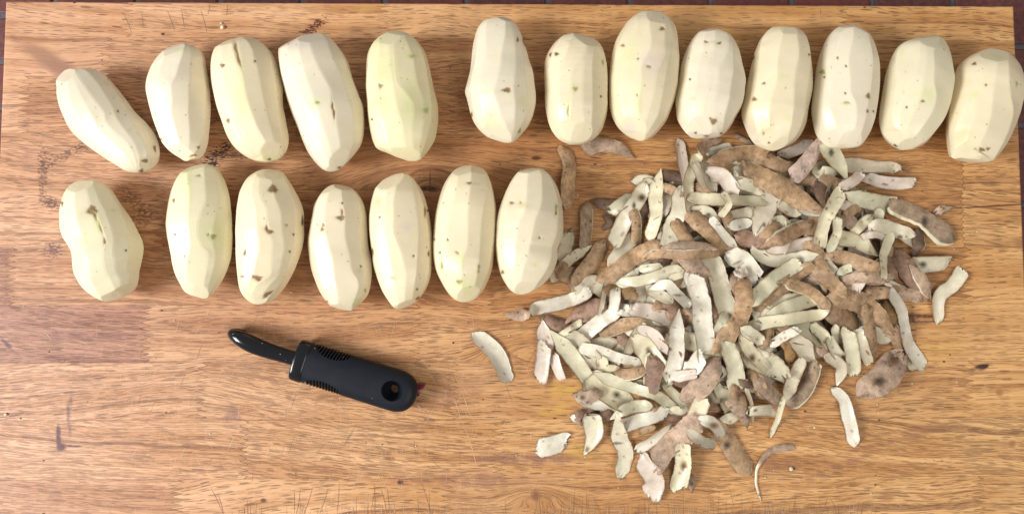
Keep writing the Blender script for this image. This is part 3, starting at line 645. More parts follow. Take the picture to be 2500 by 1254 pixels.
POT = [
 ('P', "450,480 560,475 650,477 700,495 770,560 850,660 930,770 1010,850 1075,930 1110,1010 1118,1080 1100,1140 1050,1190 985,1212 900,1205 800,1150 700,1085 600,1010 500,920 440,820 412,720 405,640 395,580 410,520",
  ["505,480 590,600 660,700 722,780 740,850 800,920 890,1000 940,1100 960,1185", "470,560 480,660 530,800 600,940 720,1040 850,1150 940,1200", "760,570 860,740 950,900 1010,1010 1030,1120"],
  [('b','P',1078,1035,8,20,-.2), ('b','P',1010,1120,20,10), ('b','P',985,1190,14,13), ('y','P',745,585,16,8,.5), ('y','P',905,905,18,8,-.6), ('d','P',822,775,3,3)], 'tilted potato at the left end of the upper row, leaning to the left', .82, COOL),
 ('P', "1190,320 1260,305 1340,315 1400,345 1430,400 1440,470 1460,570 1470,680 1472,800 1465,920 1450,1020 1410,1095 1350,1110 1290,1125 1250,1105 1190,1070 1130,1010 1085,900 1050,800 1025,700 1015,620 1030,540 1060,470 1120,380",
  ["1270,370 1240,460 1220,530 1190,600 1195,700 1190,780 1215,880 1240,980 1270,1070 1280,1110", "1130,420 1090,560 1085,700 1110,860 1160,1000 1250,1090", "1420,440 1430,600 1430,750 1420,900 1390,1010 1330,1095"],
  [('b','P',1380,1025,8,8), ('o','P',1345,1082,22,7,-.2), ('p','P',1190,560,32,36), ('o','P',1120,970,4,8), ('g','P',1270,350,60,14)], 'smooth pale potato in the upper row, right of the tilted one', .84, COOL),
 ('Z', "560,95 600,91 635,100 662,125 680,165 690,210 692,255 700,300 706,340 700,370 680,390 650,398 615,392 580,370 560,345 545,310 530,265 517,210 513,165 520,130 538,105",
  ["563,96 578,150 590,175 600,230 612,270 628,310 650,350 663,390", "540,122 545,190 553,250 565,300 590,350 620,388", "655,127 670,190 678,250 685,310 686,370"],
  [('o','Z',576,118,3.5,12,-.2), ('o','Z',583,145,3,16,-.25), ('b','Z',543,160,5,4), ('b','Z',557,295,3.5,5), ('g','Z',655,385,22,8), ('b','Z',658,389,4,3), ('g','Z',590,230,12,60), ('d','Z',623,150,1.5,2)], 'third potato of the upper row, with a long brown scratch near its top', .84, CREAM),
 ('Q', "375,240 450,230 510,245 560,290 610,350 650,420 670,490 700,580 730,660 760,740 768,820 765,920 745,1010 700,1080 640,1145 580,1190 510,1195 450,1160 390,1090 340,1000 300,900 260,800 225,690 200,600 175,500 165,400 170,340 195,295 280,265",
  ["380,250 390,320 430,430 480,530 530,620 535,700 560,800 580,900 595,1000 600,1090 590,1180", "220,300 250,400 270,500 310,620 360,740 380,860 430,960 490,1060 545,1170", "310,280 320,380 350,500 390,620 430,720 470,860 520,1000 560,1140", "500,260 550,400 620,550 660,700 700,850 690,1000 630,1130"],
  [('g','Q',435,712,48,24,-.2), ('G','Q',440,712,14,8), ('r','Q',545,740,4,26,-.1), ('r','Q',556,792,4,28,-.05), ('b','Q',593,1165,12,8,-.3), ('p','Q',300,300,90,40), ('g','Q',650,480,10,50), ('y','Q',430,1057,12,8)], 'plump potato with a green patch and a dark red scratch beside it', .82, COOL),
 ('Q', "975,218 1040,225 1110,260 1160,310 1195,370 1215,440 1235,520 1250,600 1270,680 1283,770 1280,860 1265,950 1235,1020 1190,1080 1140,1125 1080,1130 1010,1105 930,1070 860,1040 830,990 805,910 790,820 785,730 775,600 780,480 785,400 810,330 860,275 920,235",
  ["980,225 975,330 985,430 990,500 1005,580 1060,650 1105,720 1110,800 1095,900 1105,1000 1115,1110", "870,330 860,450 850,600 870,750 900,880 940,990 1010,1080", "950,500 970,620 1000,760 1030,860 1045,960 1060,1040", "1110,270 1180,400 1210,560 1230,720 1225,860 1190,1000 1150,1100"],
  [('G','Q',1102,392,14,9), ('g','Q',1100,392,44,18), ('G','Q',1198,768,15,15), ('g','Q',1198,750,24,34), ('b','Q',882,598,13,15), ('g','Q',900,480,60,110), ('g','Q',870,285,30,12), ('g','Q',880,720,60,30), ('d','Q',822,832,5,6), ('y','Q',950,455,14,5,-.3), ('g','Q',1080,730,50,140)], 'greenish potato with a cut-off bottom, beside the wide gap in the upper row', .82, GREENY*0.5+CREAM*0.5),
 ('Q', "1690,118 1750,125 1800,150 1840,200 1870,270 1895,350 1920,440 1945,510 1955,600 1962,700 1950,780 1920,860 1870,930 1810,990 1760,998 1700,985 1630,960 1570,910 1530,850 1500,770 1480,690 1466,630 1490,540 1510,440 1520,340 1535,260 1560,190 1610,140",
  ["1750,135 1745,250 1725,350 1715,450 1690,560 1670,640 1700,730 1720,800 1755,880 1775,990", "1620,150 1610,260 1615,370 1590,470 1580,560 1570,640 1590,760 1630,880 1690,970", "1820,200 1850,300 1880,430 1890,550 1910,690 1890,800 1850,900"],
  [('b','Q',1758,628,26,14), ('b','Q',1835,278,6,14), ('b','Q',1880,300,4,22,-.4), ('b','Q',1514,800,6,16,.1), ('G','Q',1848,912,7,15,.4), ('g','Q',1640,830,50,70), ('g','Q',1870,700,30,40), ('y','Q',1660,947,14,4)], 'pear-shaped potato right of the wide gap, brown scab in its middle', .84, COOL),
 ('R', "300,257 370,262 440,290 500,330 540,390 565,470 578,560 580,700 578,820 560,920 530,1000 480,1060 410,1100 340,1112 270,1105 200,1070 150,1010 120,940 100,850 92,700 90,560 92,480 110,420 150,350 210,290",
  ["400,270 405,370 370,450 310,520 290,620 300,720 290,850 280,950 300,1080", "170,360 135,500 145,620 150,760 170,900 210,1010 250,1080", "400,400 390,560 385,700 385,850 390,960 370,1090", "490,340 465,440 458,560 462,700 460,850 450,980 430,1080"],
  [('d','R',184,415,15,11), ('b','R',330,680,16,14), ('g','R',335,670,30,26), ('G','R',538,478,5,18,-.15), ('r','R',137,420,5,14,.3), ('g','R',276,830,16,80), ('G','R',275,850,3,36,.05), ('y','R',280,320,20,12), ('d','R',523,740,4,4)], 'short oval potato with a black eye at its upper left', .86, CREAM),
 ('R', "880,78 940,85 1000,110 1050,150 1090,210 1108,290 1115,370 1125,460 1122,560 1115,660 1095,760 1060,850 1030,920 980,990 920,1050 850,1085 790,1075 720,1040 660,990 620,930 595,860 583,760 582,620 595,500 610,400 640,310 680,230 730,160 800,105",
  ["920,95 895,180 910,290 900,370 870,430 830,500 835,620 820,720 810,820 825,930 830,1070", "800,120 790,250 740,370 700,480 680,620 670,760 700,900 760,1020", "1010,420 950,560 930,700 900,800 865,920 845,1000", "1050,160 1080,300 1040,480 1015,620 990,760 960,880 890,1000"],
  [('b','R',993,222,17,12), ('p','R',920,480,90,80), ('o','R',890,512,16,6,.3), ('g','R',740,420,60,100), ('g','R',1060,437,40,10), ('d','R',808,450,4,4), ('o','R',802,728,4,10), ('p','R',740,990,50,40), ('o','R',775,1070,12,4,.3), ('g','R',815,780,22,140), ('o','R',690,350,14,8)], 'tallest potato of the upper row, reaching closest to the board edge', .84, CREAM),
 ('R', "1350,216 1420,222 1480,250 1530,300 1570,380 1595,460 1615,550 1632,640 1628,730 1610,810 1570,890 1530,960 1480,1020 1430,1055 1340,1062 1240,1062 1180,1030 1130,960 1100,880 1092,780 1100,680 1125,560 1140,480 1165,400 1210,310 1270,245",
  ["1500,290 1495,380 1460,470 1425,520 1425,620 1410,720 1375,850 1400,950 1430,1040", "1230,330 1215,450 1190,600 1160,720 1150,840 1190,980 1240,1050", "1320,260 1300,400 1270,520 1262,640 1230,760 1240,900 1290,1040", "1530,330 1540,500 1520,650 1500,780 1470,900 1450,1010"],
  [('b','R',1328,322,14,8,.3), ('b','R',1430,331,16,6,-.3), ('y','R',1380,322,40,6), ('b','R',1385,930,22,20), ('o','R',1362,908,8,8), ('b','R',1445,1022,10,7), ('o','R',1330,1042,16,4), ('b','R',1248,1018,10,5), ('y','R',1225,755,18,14), ('d','R',1205,608,4,5)], 'potato with two small brown eyes side by side near its top', .86, COOL),
 ('Z', "1885,66 1915,65 1945,70 1968,95 1980,130 1985,180 1985,220 1978,260 1972,300 1955,335 1930,355 1890,370 1860,362 1835,345 1818,310 1810,275 1815,235 1825,190 1835,150 1845,115 1862,85",
  ["1915,68 1905,110 1898,150 1896,200 1882,245 1880,290 1884,330 1895,367", "1858,100 1852,150 1845,210 1838,270 1850,330 1870,358", "1945,80 1950,130 1940,190 1938,250 1930,310 1915,355"],
  [('b','R',1697,760,16,12), ('b','R',1690,442,5,14,.3), ('d','R',1770,640,12,4,-.4), ('o','R',1768,1022,6,12), ('b','R',1810,1094,9,7), ('g','S',95,530,40,20), ('g','S',120,830,26,20), ('p','R',1715,1080,16,18), ('p','R',1660,1010,60,60), ('y','R',1770,950,60,60), ('d','S',272,382,5,4)], 'potato with a slight waist, its left side spotted, above the heap', .84, CREAM),
 ('S', "500,172 570,167 630,185 680,225 720,290 745,360 765,450 770,550 768,650 755,760 735,860 700,950 650,1015 590,1033 500,1035 420,1028 360,990 315,935 290,850 278,760 290,650 305,540 320,450 350,350 400,250 450,195",
  ["585,175 585,260 560,360 555,440 565,540 570,640 605,720 605,820 580,920 520,1010", "420,250 395,400 388,560 375,700 370,820 400,920 450,1010", "420,740 460,850 490,980 500,1020", "700,260 722,400 715,560 695,700 665,850 610,1000"],
  [('G','S',370,498,17,13), ('b','S',383,533,5,5), ('b','S',690,664,12,17), ('G','S',540,712,20,8), ('y','S',500,210,20,7,-.3), ('b','S',685,770,4,10), ('d','S',727,772,4,4), ('d','S',476,399,6,2), ('d','S',530,647,4,4), ('y','S',500,1010,40,8), ('d','S',535,457,6,2)], 'potato touched at its lower left by a raised pink peel', .84, COOL),
 ('S', "1080,240 1150,237 1200,265 1230,320 1250,390 1265,470 1275,540 1282,600 1270,680 1245,770 1210,860 1160,930 1100,1000 1030,1035 940,1052 880,1030 820,980 770,910 755,830 765,720 780,620 795,520 820,430 850,360 900,300 980,265",
  ["1165,245 1145,350 1150,450 1145,560 1162,660 1140,760 1080,860 1000,970 950,1045", "1050,270 1040,400 1010,520 950,640 920,750 910,860 925,970", "900,320 870,430 860,560 850,680 850,800 870,920 910,1020"],
  [('b','S',1068,702,13,8), ('g','S',1110,660,50,50,.4), ('g','S',920,355,20,30), ('p','S',865,412,12,12), ('d','S',875,1012,14,6,.5), ('d','S',838,1000,5,4), ('d','S',954,745,5,5,.4), ('p','S',1010,270,60,12), ('y','S',930,640,8,16)], 'greenish potato second from the right end of the upper row', .84, GREENY*0.3+COOL*0.7),
 ('S', "1480,337 1550,334 1620,342 1670,380 1710,430 1740,500 1760,600 1765,680 1750,760 1720,850 1690,930 1650,1020 1600,1090 1550,1135 1480,1142 1400,1130 1330,1112 1275,1108 1245,1060 1230,980 1222,880 1226,780 1238,680 1256,580 1272,500 1305,440 1370,385",
  ["1530,350 1580,400 1580,500 1560,620 1550,750 1530,850 1490,950 1440,1030 1410,1110", "1420,400 1380,520 1340,640 1310,760 1280,880 1270,980 1300,1090", "1660,390 1670,520 1680,650 1695,780 1665,900 1610,1020 1560,1110"],
  [('b','S',1425,442,15,9,-.2), ('b','S',1478,1040,20,12,.1), ('b','S',1523,1034,12,9), ('b','S',1468,1062,7,6), ('G','S',1432,1036,8,5), ('G','S',1724,582,5,14), ('g','S',1580,400,50,16), ('g','S',1350,960,40,60), ('d','S',1507,590,4,3), ('g','S',1430,660,30,30)], 'rightmost potato, overhanging the right edge of the board', .84, CREAM),
 ('T', "290,128 430,122 510,150 580,210 640,300 700,380 750,460 790,540 825,610 835,690 820,780 800,860 795,920 770,990 700,1050 620,1090 560,1108 490,1112 400,1070 330,1010 275,920 255,830 245,740 220,680 175,620 150,540 143,440 150,350 175,260 220,180",
  ["360,205 380,300 430,400 480,520 505,620 490,740 510,850 560,950 600,1040 620,1088", "285,150 260,230 265,370 290,500 330,620 350,700 370,800 380,900 430,1010 500,1105", "540,190 640,380 690,560 700,700 720,820 715,1000"],
  [('b','T',402,372,36,30), ('o','T',430,430,5,26,-.4), ('o','T',470,510,5,40,-.3), ('o','T',503,620,9,22,-.1), ('b','T',160,318,7,18), ('y','T',570,372,16,5), ('G','T',735,453,10,6), ('d','T',677,695,4,4), ('g','T',330,620,30,60), ('g','T',450,470,30,60), ('o','T',420,405,20,8,.8)], 'waisted potato alone at the left end of the lower row', .82, GREENY*0.35+COOL*0.65),
 ('T', "1230,2 1320,-5 1400,20 1460,80 1510,170 1540,270 1555,380 1562,480 1560,640 1545,760 1510,860 1460,950 1400,1030 1330,1083 1250,1070 1160,1035 1110,960 1060,860 1030,740 1000,620 985,520 990,430 1010,310 1040,200 1090,110 1160,40",
  ["1200,20 1175,90 1190,200 1190,320 1180,450 1190,560 1190,690 1165,800 1170,900 1200,1040", "1320,180 1320,300 1270,420 1255,560 1290,660 1340,720 1330,850 1310,960 1310,1070", "1430,80 1480,250 1500,420 1490,600 1480,700 1460,850 1385,1000"],
  [('b','T',1385,583,20,16), ('G','T',1268,92,16,8), ('g','T',1180,110,24,100), ('r','T',1066,293,6,14), ('d','T',1343,568,4,4), ('o','T',1150,743,5,8), ('g','T',1190,300,14,140), ('d','T',1072,566,6,3), ('g','T',1400,560,110,120)], 'potato with one round brown eye right of centre and a green-yellow streak at its top', .83, GREENY*0.4+COOL*0.6),
 ('T', "1780,48 1870,42 1940,60 2000,130 2050,210 2090,290 2120,380 2122,500 2118,620 2090,740 2050,850 1990,960 1920,1050 1850,1110 1750,1132 1680,1110 1620,1050 1590,970 1575,860 1565,740 1562,620 1560,520 1565,400 1580,300 1600,220 1650,130 1710,80",
  ["1775,60 1755,160 1760,260 1810,360 1820,460 1840,560 1865,650 1855,780 1845,900 1750,960 1700,1040 1670,1100", "1640,200 1630,330 1640,500 1650,680 1620,800 1610,900 1630,1010", "1950,90 2030,300 2050,500 2030,700 1970,880 1900,1000 1800,1110"],
  [('b','T',1866,202,32,26), ('r','T',1838,543,28,16,.3), ('r','T',1815,515,10,18), ('r','T',1725,910,48,12,.15), ('r','T',1750,930,20,12), ('b','T',1823,1050,42,13,-.6), ('r','T',1640,715,7,22,.2), ('b','T',2002,705,9,9), ('G','T',1976,493,9,6), ('d','T',2033,567,5,6), ('b','T',1562,410,7,26), ('d','T',2105,460,4,36), ('g','T',1690,980,40,40), ('b','T',1620,905,12,5)], 'most blemished potato of the lower row, brown scabs from top to bottom', .83, CREAM),
 ('U', "255,215 320,218 370,245 420,290 460,360 485,450 495,560 505,680 525,790 530,880 520,980 500,1060 450,1120 390,1170 340,1200 280,1190 220,1160 160,1100 110,1020 70,920 45,820 35,730 30,640 45,540 60,460 80,370 130,290 190,235",
  ["210,240 180,340 165,440 160,540 190,670 225,800 240,930 260,1040 275,1180", "290,220 300,340 320,470 320,620 350,740 370,870 420,970 400,1080 350,1190", "420,320 440,460 430,600 440,750 470,900 450,1060"],
  [('b','U',287,475,28,16), ('o','U',298,435,5,26), ('o','U',152,530,9,14,.1), ('o','U',145,562,12,12), ('y','U',152,828,20,12,-.4), ('G','U',475,1030,4,12), ('g','U',400,1130,40,24), ('d','U',442,846,4,4), ('b','U',182,1115,8,7), ('d','U',300,362,4,5), ('y','U',435,880,18,14), ('g','U',405,1100,20,12)], 'fourth potato of the lower row, a square brown mark near its top', .84, CREAM*0.6+COOL*0.4),
 ('U', "690,145 770,135 830,160 880,220 920,290 950,380 970,480 985,580 990,700 985,820 975,920 945,1010 900,1080 840,1140 770,1172 700,1165 650,1110 600,1030 560,920 535,820 520,700 505,580 503,480 515,380 540,280 560,240 620,180",
  ["715,150 710,250 690,360 695,460 690,560 710,640 745,720 770,820 790,920 780,1030 775,1165", "590,250 570,400 560,560 570,700 575,840 595,950 645,1050 690,1150", "830,180 860,350 880,520 880,700 870,880 850,1010 830,1130"],
  [('o','U',680,942,12,16), ('y','U',682,945,24,24), ('b','U',960,750,6,18), ('p','U',790,545,36,30), ('o','U',932,430,3,34), ('b','U',586,468,6,6), ('b','U',878,1090,16,9,-.5), ('r','U',530,740,5,30), ('d','U',873,1021,5,7), ('y','U',570,360,30,30), ('d','U',955,420,4,6), ('d','U',846,766,4,4)], 'fifth potato of the lower row, a small orange eye near its foot', .84, CREAM),
 ('U', "1230,80 1300,75 1370,92 1410,140 1440,210 1460,290 1478,400 1480,520 1475,640 1460,760 1445,870 1410,970 1370,1040 1310,1100 1240,1123 1170,1105 1110,1050 1060,970 1020,880 1000,780 992,680 1000,560 1010,460 1030,360 1060,260 1100,180 1160,110",
  ["1290,85 1285,200 1270,320 1260,450 1260,580 1255,700 1220,800 1215,900 1215,990 1240,1110", "1190,130 1160,300 1115,450 1100,600 1085,740 1075,860 1105,980 1150,1080", "1400,160 1400,320 1370,480 1360,620 1350,780 1330,920 1290,1080"],
  [('b','U',1273,210,17,9), ('y','U',1320,215,40,5), ('b','U',1197,965,20,14), ('g','U',1200,985,30,16), ('o','U',1180,742,14,6,.5), ('G','U',1062,842,4,24,-.1), ('b','U',1047,740,9,8), ('G','U',1347,850,5,16), ('g','U',1210,790,30,50), ('d','U',1107,643,4,5), ('G','U',1345,885,5,8), ('g','U',1260,1000,60,80), ('b','U',1005,640,4,8)], 'slim potato second from the right in the lower row', .85, CREAM),
 ('U', "1700,85 1770,85 1840,110 1900,160 1940,230 1970,310 1985,400 1992,500 1988,600 1960,680 1945,720 1945,790 1920,870 1870,950 1800,1010 1720,1050 1660,1062 1600,1040 1550,980 1510,900 1485,800 1472,700 1470,600 1480,490 1510,380 1550,280 1590,200 1640,130",
  ["1730,95 1715,200 1710,330 1690,440 1645,530 1630,640 1620,760 1620,900 1640,1040", "1820,110 1830,250 1820,380 1780,480 1750,620 1720,760 1690,860 1665,960 1650,1055", "1600,210 1560,350 1540,500 1530,650 1540,800 1580,950"],
  [('o','U',1598,362,16,10), ('y','U',1665,360,26,9), ('o','U',1665,362,8,7), ('b','U',1527,890,11,13), ('g','U',1770,835,24,20), ('y','U',1775,838,8,6), ('G','U',1938,400,4,28), ('o','U',1936,440,3,14), ('g','U',1640,1040,20,8), ('y','U',1690,380,30,16), ('d','U',1809,625,4,4)], 'last potato of the lower row, dented beside the heap of peels', .84, COOL*0.6+GREENY*0.1+CREAM*0.3),
]
for i_, pt in enumerate(POT):
    build_potato(i_, *pt)
# ---------------------------------------------------------------- potato peels
def peel_material():
    m = NT('peel')
    a = m.attr('col', 'GEOMETRY'); tc = m.new('ShaderNodeTexCoord')
    skin = a.outputs['Alpha']
    n1 = m.noise(tc.outputs['Object'], 170.0, 4.0, 0.65); n2 = m.noise(tc.outputs['Object'], 1100.0, 4.0, 0.7); n3 = m.noise(tc.outputs['Object'], 420.0, 2.0, 0.5)
    c0 = m.mix(1.0, a.outputs['Color'], m.mix(m.ramp(n1, 0.3, 0.75), (1.05, 1.05, 1.06), (0.84, 0.82, 0.76)), 'MULTIPLY')
    sk = m.mix(1.0, a.outputs['Color'], m.mix(m.ramp(n1, 0.32, 0.68), (1.24, 1.22, 1.18), (0.58, 0.55, 0.50)), 'MULTIPLY')
    sk = m.mix(m.math('MULTIPLY', m.ramp(n2, 0.5, 0.72), 0.5), sk, (0.12, 0.062, 0.036))
    sk = m.mix(m.ramp(n3, 0.68, 0.73), sk, (0.10, 0.05, 0.03))
    c = m.mix(skin, c0, sk)
    m.t.links.new(c, m.b.inputs['Base Color'])
    m.put(m.b.inputs['Roughness'], m.ramp(skin, 0.0, 1.0, 0.24, 0.58))
    m.b.inputs['Specular IOR Level'].default_value = 0.5
    m.b.inputs['Subsurface Weight'].default_value = 0.15
    m.b.inputs['Subsurface Radius'].default_value = (1.0, 0.7, 0.35); m.b.inputs['Subsurface Scale'].default_value = 0.0015
    h = m.math('ADD', m.math('MULTIPLY', n2, m.math('ADD', m.math('MULTIPLY', skin, 0.8), 0.25)), m.math('MULTIPLY', n3, 0.3))
    m.bump(h, 0.55, 0.0007)
    return m.m
PEEL = peel_material()
FL = {'w': (0.77, 0.70, 0.53), 'v': (0.79, 0.735, 0.61), 'g': (0.71, 0.665, 0.475), 'y': (0.64, 0.57, 0.42), 'p': (0.74, 0.63, 0.53), 'c': (0.77, 0.70, 0.49), 'e': (0.64, 0.565, 0.43)}
SK = {'q': (0.60, 0.455, 0.385), 't': (0.48, 0.315, 0.18), 'k': (0.48, 0.340, 0.245), 'd': (0.20, 0.125, 0.085), 'r': (0.34, 0.21, 0.145), 'a': (0.37, 0.22, 0.09), 'b': (0.41, 0.265, 0.155), 'm': (0.40, 0.29, 0.195)}
HX0, HY0, HRES = -0.02, -0.26, 0.0008
HNX, HNY = 620, 500
HM = np.zeros((HNX, HNY))
def hsample(x, y):
    i = np.clip(((x - HX0) / HRES).astype(int), 0, HNX - 1); j = np.clip(((y - HY0) / HRES).astype(int), 0, HNY - 1)
    return HM[i, j]
def hraise(x, y, z):
    i = ((x - HX0) / HRES).astype(int); j = ((y - HY0) / HRES).astype(int)
    ok = (i >= 1) & (i < HNX - 1) & (j >= 1) & (j < HNY - 1)
    i, j, z = i[ok], j[ok], z[ok]
    for di in (0, 1):
        for dj in (0, 1): np.maximum.at(HM, (i + di, j + dj), z)
peel_no = [0]
BIN = []
def make_peel(P, wpx, kinds, ft, st, label, opts=None, name='potato_peel', group=None):
    opts = opts or {}
    peel_no[0] += 1; idx = peel_no[0]
    rs = np.random.RandomState(5000 + idx)
    Lpx = np.sum(np.hypot(*np.diff(P, axis=0).T))
    if not opts.get('solo'):
        # the hidden length runs on under the neighbours
        e0 = P[0] - P[1]; e0 = e0 / (np.hypot(*e0) + 1e-6); e1 = P[-1] - P[-2]; e1 = e1 / (np.hypot(*e1) + 1e-6)
        ex = 0.32 * wpx; P = P.copy(); P[0] = P[0] + e0 * ex; P[-1] = P[-1] + e1 * ex
        Lpx = Lpx + 2 * ex
        if Lpx < 2.1 * wpx:
            add = 2.1 * wpx - Lpx; hc_ = np.array([1830.0, 700.0])
            if (hc_ - P[0]) @ e0 > (hc_ - P[-1]) @ e1: P = np.vstack([P[0] + e0 * add, P])
            else: P = np.vstack([P, P[-1] + e1 * add])
            Lpx += add
    wpx = wpx * 0.93
    NSt = int(np.clip(Lpx / 4.5, 14, 60)); NU = 7 if opts.get('bin') else 15
    if len(P) == 2: P = np.array([P[0], (P[0] + P[1]) / 2 + rs.randn(2) * Lpx * 0.02, P[1]])
    Q = catmull(P, NSt)
    seg = np.r_[0, np.cumsum(np.hypot(*np.diff(Q, axis=0).T))]; f = seg / seg[-1]
    # roll along the strip: 0 = flesh up, 180 = skin up
    ks = [(0.0 if k_ == 'f' else 180.0) for k_ in kinds]
    roll = np.interp(f, np.linspace(0, 1, len(ks)) if len(ks) > 1 else [0], ks)
    if len(ks) > 1:     # quick turn-overs
        roll = 180 / (1 + np.exp(-(roll - 90) / 16.0))
    tilt = opts.get('tilt', rs.uniform(-20, 20)); tilt2 = opts.get('tilt2', tilt + rs.uniform(-34, 34))
    roll = np.radians(roll + np.interp(f, [0, 1], [tilt, tilt2]))
    curl = opts.get('curl', rs.uniform(0.15, 0.40))
    tip = opts.get('tip', rs.choice(['r', 'b', 'm'], p=[.4, .5, .1])); tip2 = opts.get('tip2', rs.choice(['r', 'b', 'm'], p=[.4, .5, .1]))
    def tap(x, kind, ln):     # x: distance from the end relative to the half width
        e = {'r': 0.5, 'b': 0.22, 'm': 0.75, 'p': 0.85}[kind]; ln = {'r': 1.0, 'b': 0.45, 'm': 1.7, 'p': 2.6}[kind] * ln
        return np.clip(x / ln, 0, 1) ** e
    hw = wpx / 2; dist = f * seg[-1] / hw; d2 = (1 - f) * seg[-1] / hw
    prof = np.minimum(tap(dist + 0.03, tip, 1.0), tap(d2 + 0.03, tip2, 1.0))
    if 'wp' in opts: prof = prof * np.interp(f, np.linspace(0, 1, len(opts['wp'])), opts['wp'])
    nl = SN(idx * 3 + 1, 0.028, 1); nr = SN(idx * 3 + 2, 0.028, 1); nf = SN(idx * 3 + 3, 0.35, 1)
    wl = prof * (1 + 0.12 * nl(seg) + 0.03 * nf(seg) + rs.randn(NSt) * 0.012); wr = prof * (1 + 0.12 * nr(seg) + 0.03 * nf(seg + 50) + rs.randn(NSt) * 0.012)
    zg = float(hsample(*[np.array([v]) for v in unproj(Q[NSt // 2:NSt // 2 + 1, 0], Q[NSt // 2:NSt // 2 + 1, 1], 0.006)[0, :2]])[0]) + 0.002
    thick = opts.get('th', rs.uniform(0.0009, 0.0014))
    u = np.linspace(-1, 1, NU); u = np.sign(u) * np.abs(u) ** 0.85
    zc_ = np.full(NSt, zg)
    jagA = 0.11 * rs.randn(NU) * (tip != 'p') + u * rs.uniform(-0.45, 0.45) * (tip in 'bm'); jagB = 0.11 * rs.randn(NU) * (tip2 != 'p') + u * rs.uniform(-0.45, 0.45) * (tip2 in 'bm')
    for it in range(2):
        C = unproj(Q[:, 0], Q[:, 1], zc_)
        hwm = hw / F_PX * (DIST - zc_)
        tg = np.gradient(C[:, :2], axis=0); tg /= np.linalg.norm(tg, axis=1)[:, None] + 1e-9
        nr_ = np.stack([-tg[:, 1], tg[:, 0]], -1)
        wid = np.where(u[None, :] < 0, wl[:, None], wr[:, None]) * hwm[:, None]
        # cross section: shallow trough (edges turned towards the flesh side)
        lat0 = u[None, :] * wid; up0 = curl * wid * (u[None, :] ** 2)
        cr = np.cos(roll)[:, None]; sr = np.sin(roll)[:, None]
        # keep the visible width when the strip is turned over
        lat = lat0 * cr - up0 * sr; zz = lat0 * sr + up0 * cr
        zz = zz - zz.min(1, keepdims=True)
        X = C[:, 0:1] + nr_[:, 0:1] * lat; Y = C[:, 1:2] + nr_[:, 1:2] * lat
        fa = np.exp(-(dist / 0.8) ** 2)[:, None]; fb = np.exp(-(d2 / 0.8) ** 2)[:, None]
        shift = (fa * (jagA[None, :]) - fb * (jagB[None, :])) * hwm[:, None]
        X = X + tg[:, 0:1] * shift; Y = Y + tg[:, 1:2] * shift
        ground = hsample(X, Y)
        nd_ = ground - zz; need = 0.55 * nd_.max(1) + 0.45 * nd_.mean(1)
        sm_ = seg / F_PX * DIST
        sl = opts.get('slope', 0.6)
        env = np.max(need[None, :] - sl * np.abs(sm_[:, None] - sm_[None, :]), axis=1)
        kk = max(1, int(NSt / 9)); kern = np.hanning(2 * kk + 3); kern /= kern.sum()
        e2 = np.convolve(np.pad(env, (kk + 1, kk + 1), 'edge'), kern, 'same')[kk + 1:-(kk + 1)]
        e2 = e2 + 0.15 * max(0.0, (env - e2).max())
        zb = np.maximum(e2, 0.0) + 0.0003
        # gentle arch along the strip
        zb = zb + opts.get('arch', abs(rs.randn()) * 0.0018) * np.sin(math.pi * f) ** 2 + 0.00025 * SN(idx + 900, 0.05, 1)(seg)
        if 'lift' in opts: zb = zb + np.interp(f, np.linspace(0, 1, len(opts['lift'])), opts['lift'])
        zb = np.maximum(zb, 0.0003)
        zc_ = zb + zz.mean(1)
    Z = zb[:, None] + zz
    # small ripples
    Z = Z + 0.0004 * SN(idx + 1200, 1.0, 2)(X * 190, Y * 190) * (0.3 + np.abs(u[None, :])) 
    Z = np.maximum(Z, 0.0002)
    # surface normal of the sheet
    Pm = np.stack([X, Y, Z], -1)
    dU = np.gradient(Pm, axis=1); dS = np.gradient(Pm, axis=0)
    N = np.cross(dS, dU); N /= np.linalg.norm(N, axis=2, keepdims=True) + 1e-12   # flesh side
    t_ = thick * (np.sqrt(np.clip(1 - u[None, :] ** 2, 0, 1)) * 0.85 + 0.15) * np.ones((NSt, 1))
    fade = np.minimum(1, np.minimum(dist, d2) * 1.2 + 0.25)[:, None]; t_ = t_ * fade
    top = Pm + N * t_[..., None] * 0.5; bot = Pm - N * t_[..., None] * 0.5
    lowest = min(top[..., 2].min(), bot[..., 2].min())
    if lowest < 0.0003: top[..., 2] += 0.0003 - lowest; bot[..., 2] += 0.0003 - lowest
    V = np.vstack([top.reshape(-1, 3), bot.reshape(-1, 3)])
    nv = NSt * NU
    a = np.arange(NSt - 1)[:, None] * NU + np.arange(NU - 1)[None, :]
    Ft = np.stack([a, a + NU, a + NU + 1, a + 1], -1).reshape(-1, 4)
    F = Ft.tolist() + (Ft[:, ::-1] + nv).tolist()
    rim = [i * NU for i in range(NSt)] + [(NSt - 1) * NU + j for j in range(1, NU)] + [i * NU + NU - 1 for i in range(NSt - 2, -1, -1)] + [j for j in range(NU - 2, 0, -1)]
    for i in range(len(rim)):
        p, q_ = rim[i], rim[(i + 1) % len(rim)]
        F.append([p, q_, q_ + nv, p + nv])
    # colours
    fc = np.array(FL[ft]) * rs.uniform(0.93, 1.04); sc = np.array(SK[st]) * rs.uniform(0.88, 1.12)
    CF = np.tile(fc, (NSt, NU, 1)); CS = np.tile(sc, (NSt, NU, 1))
    nn = SN(idx + 1500, 1.0, 2)(X * 120, Y * 120)
    CF = CF * (1 + 0.05 * nn[..., None]); CS = CS * (1 + 0.16 * nn[..., None])
    # thin, brown-tinged margins and greenish / greyish cloud where the cut is thin
    edg = np.clip((np.abs(u)[None, :] - 0.84 - 0.06 * SN(idx + 1600, .2, 1)(seg)[:, None]) / 0.14, 0, 1) * opts.get('edge', 0.75)
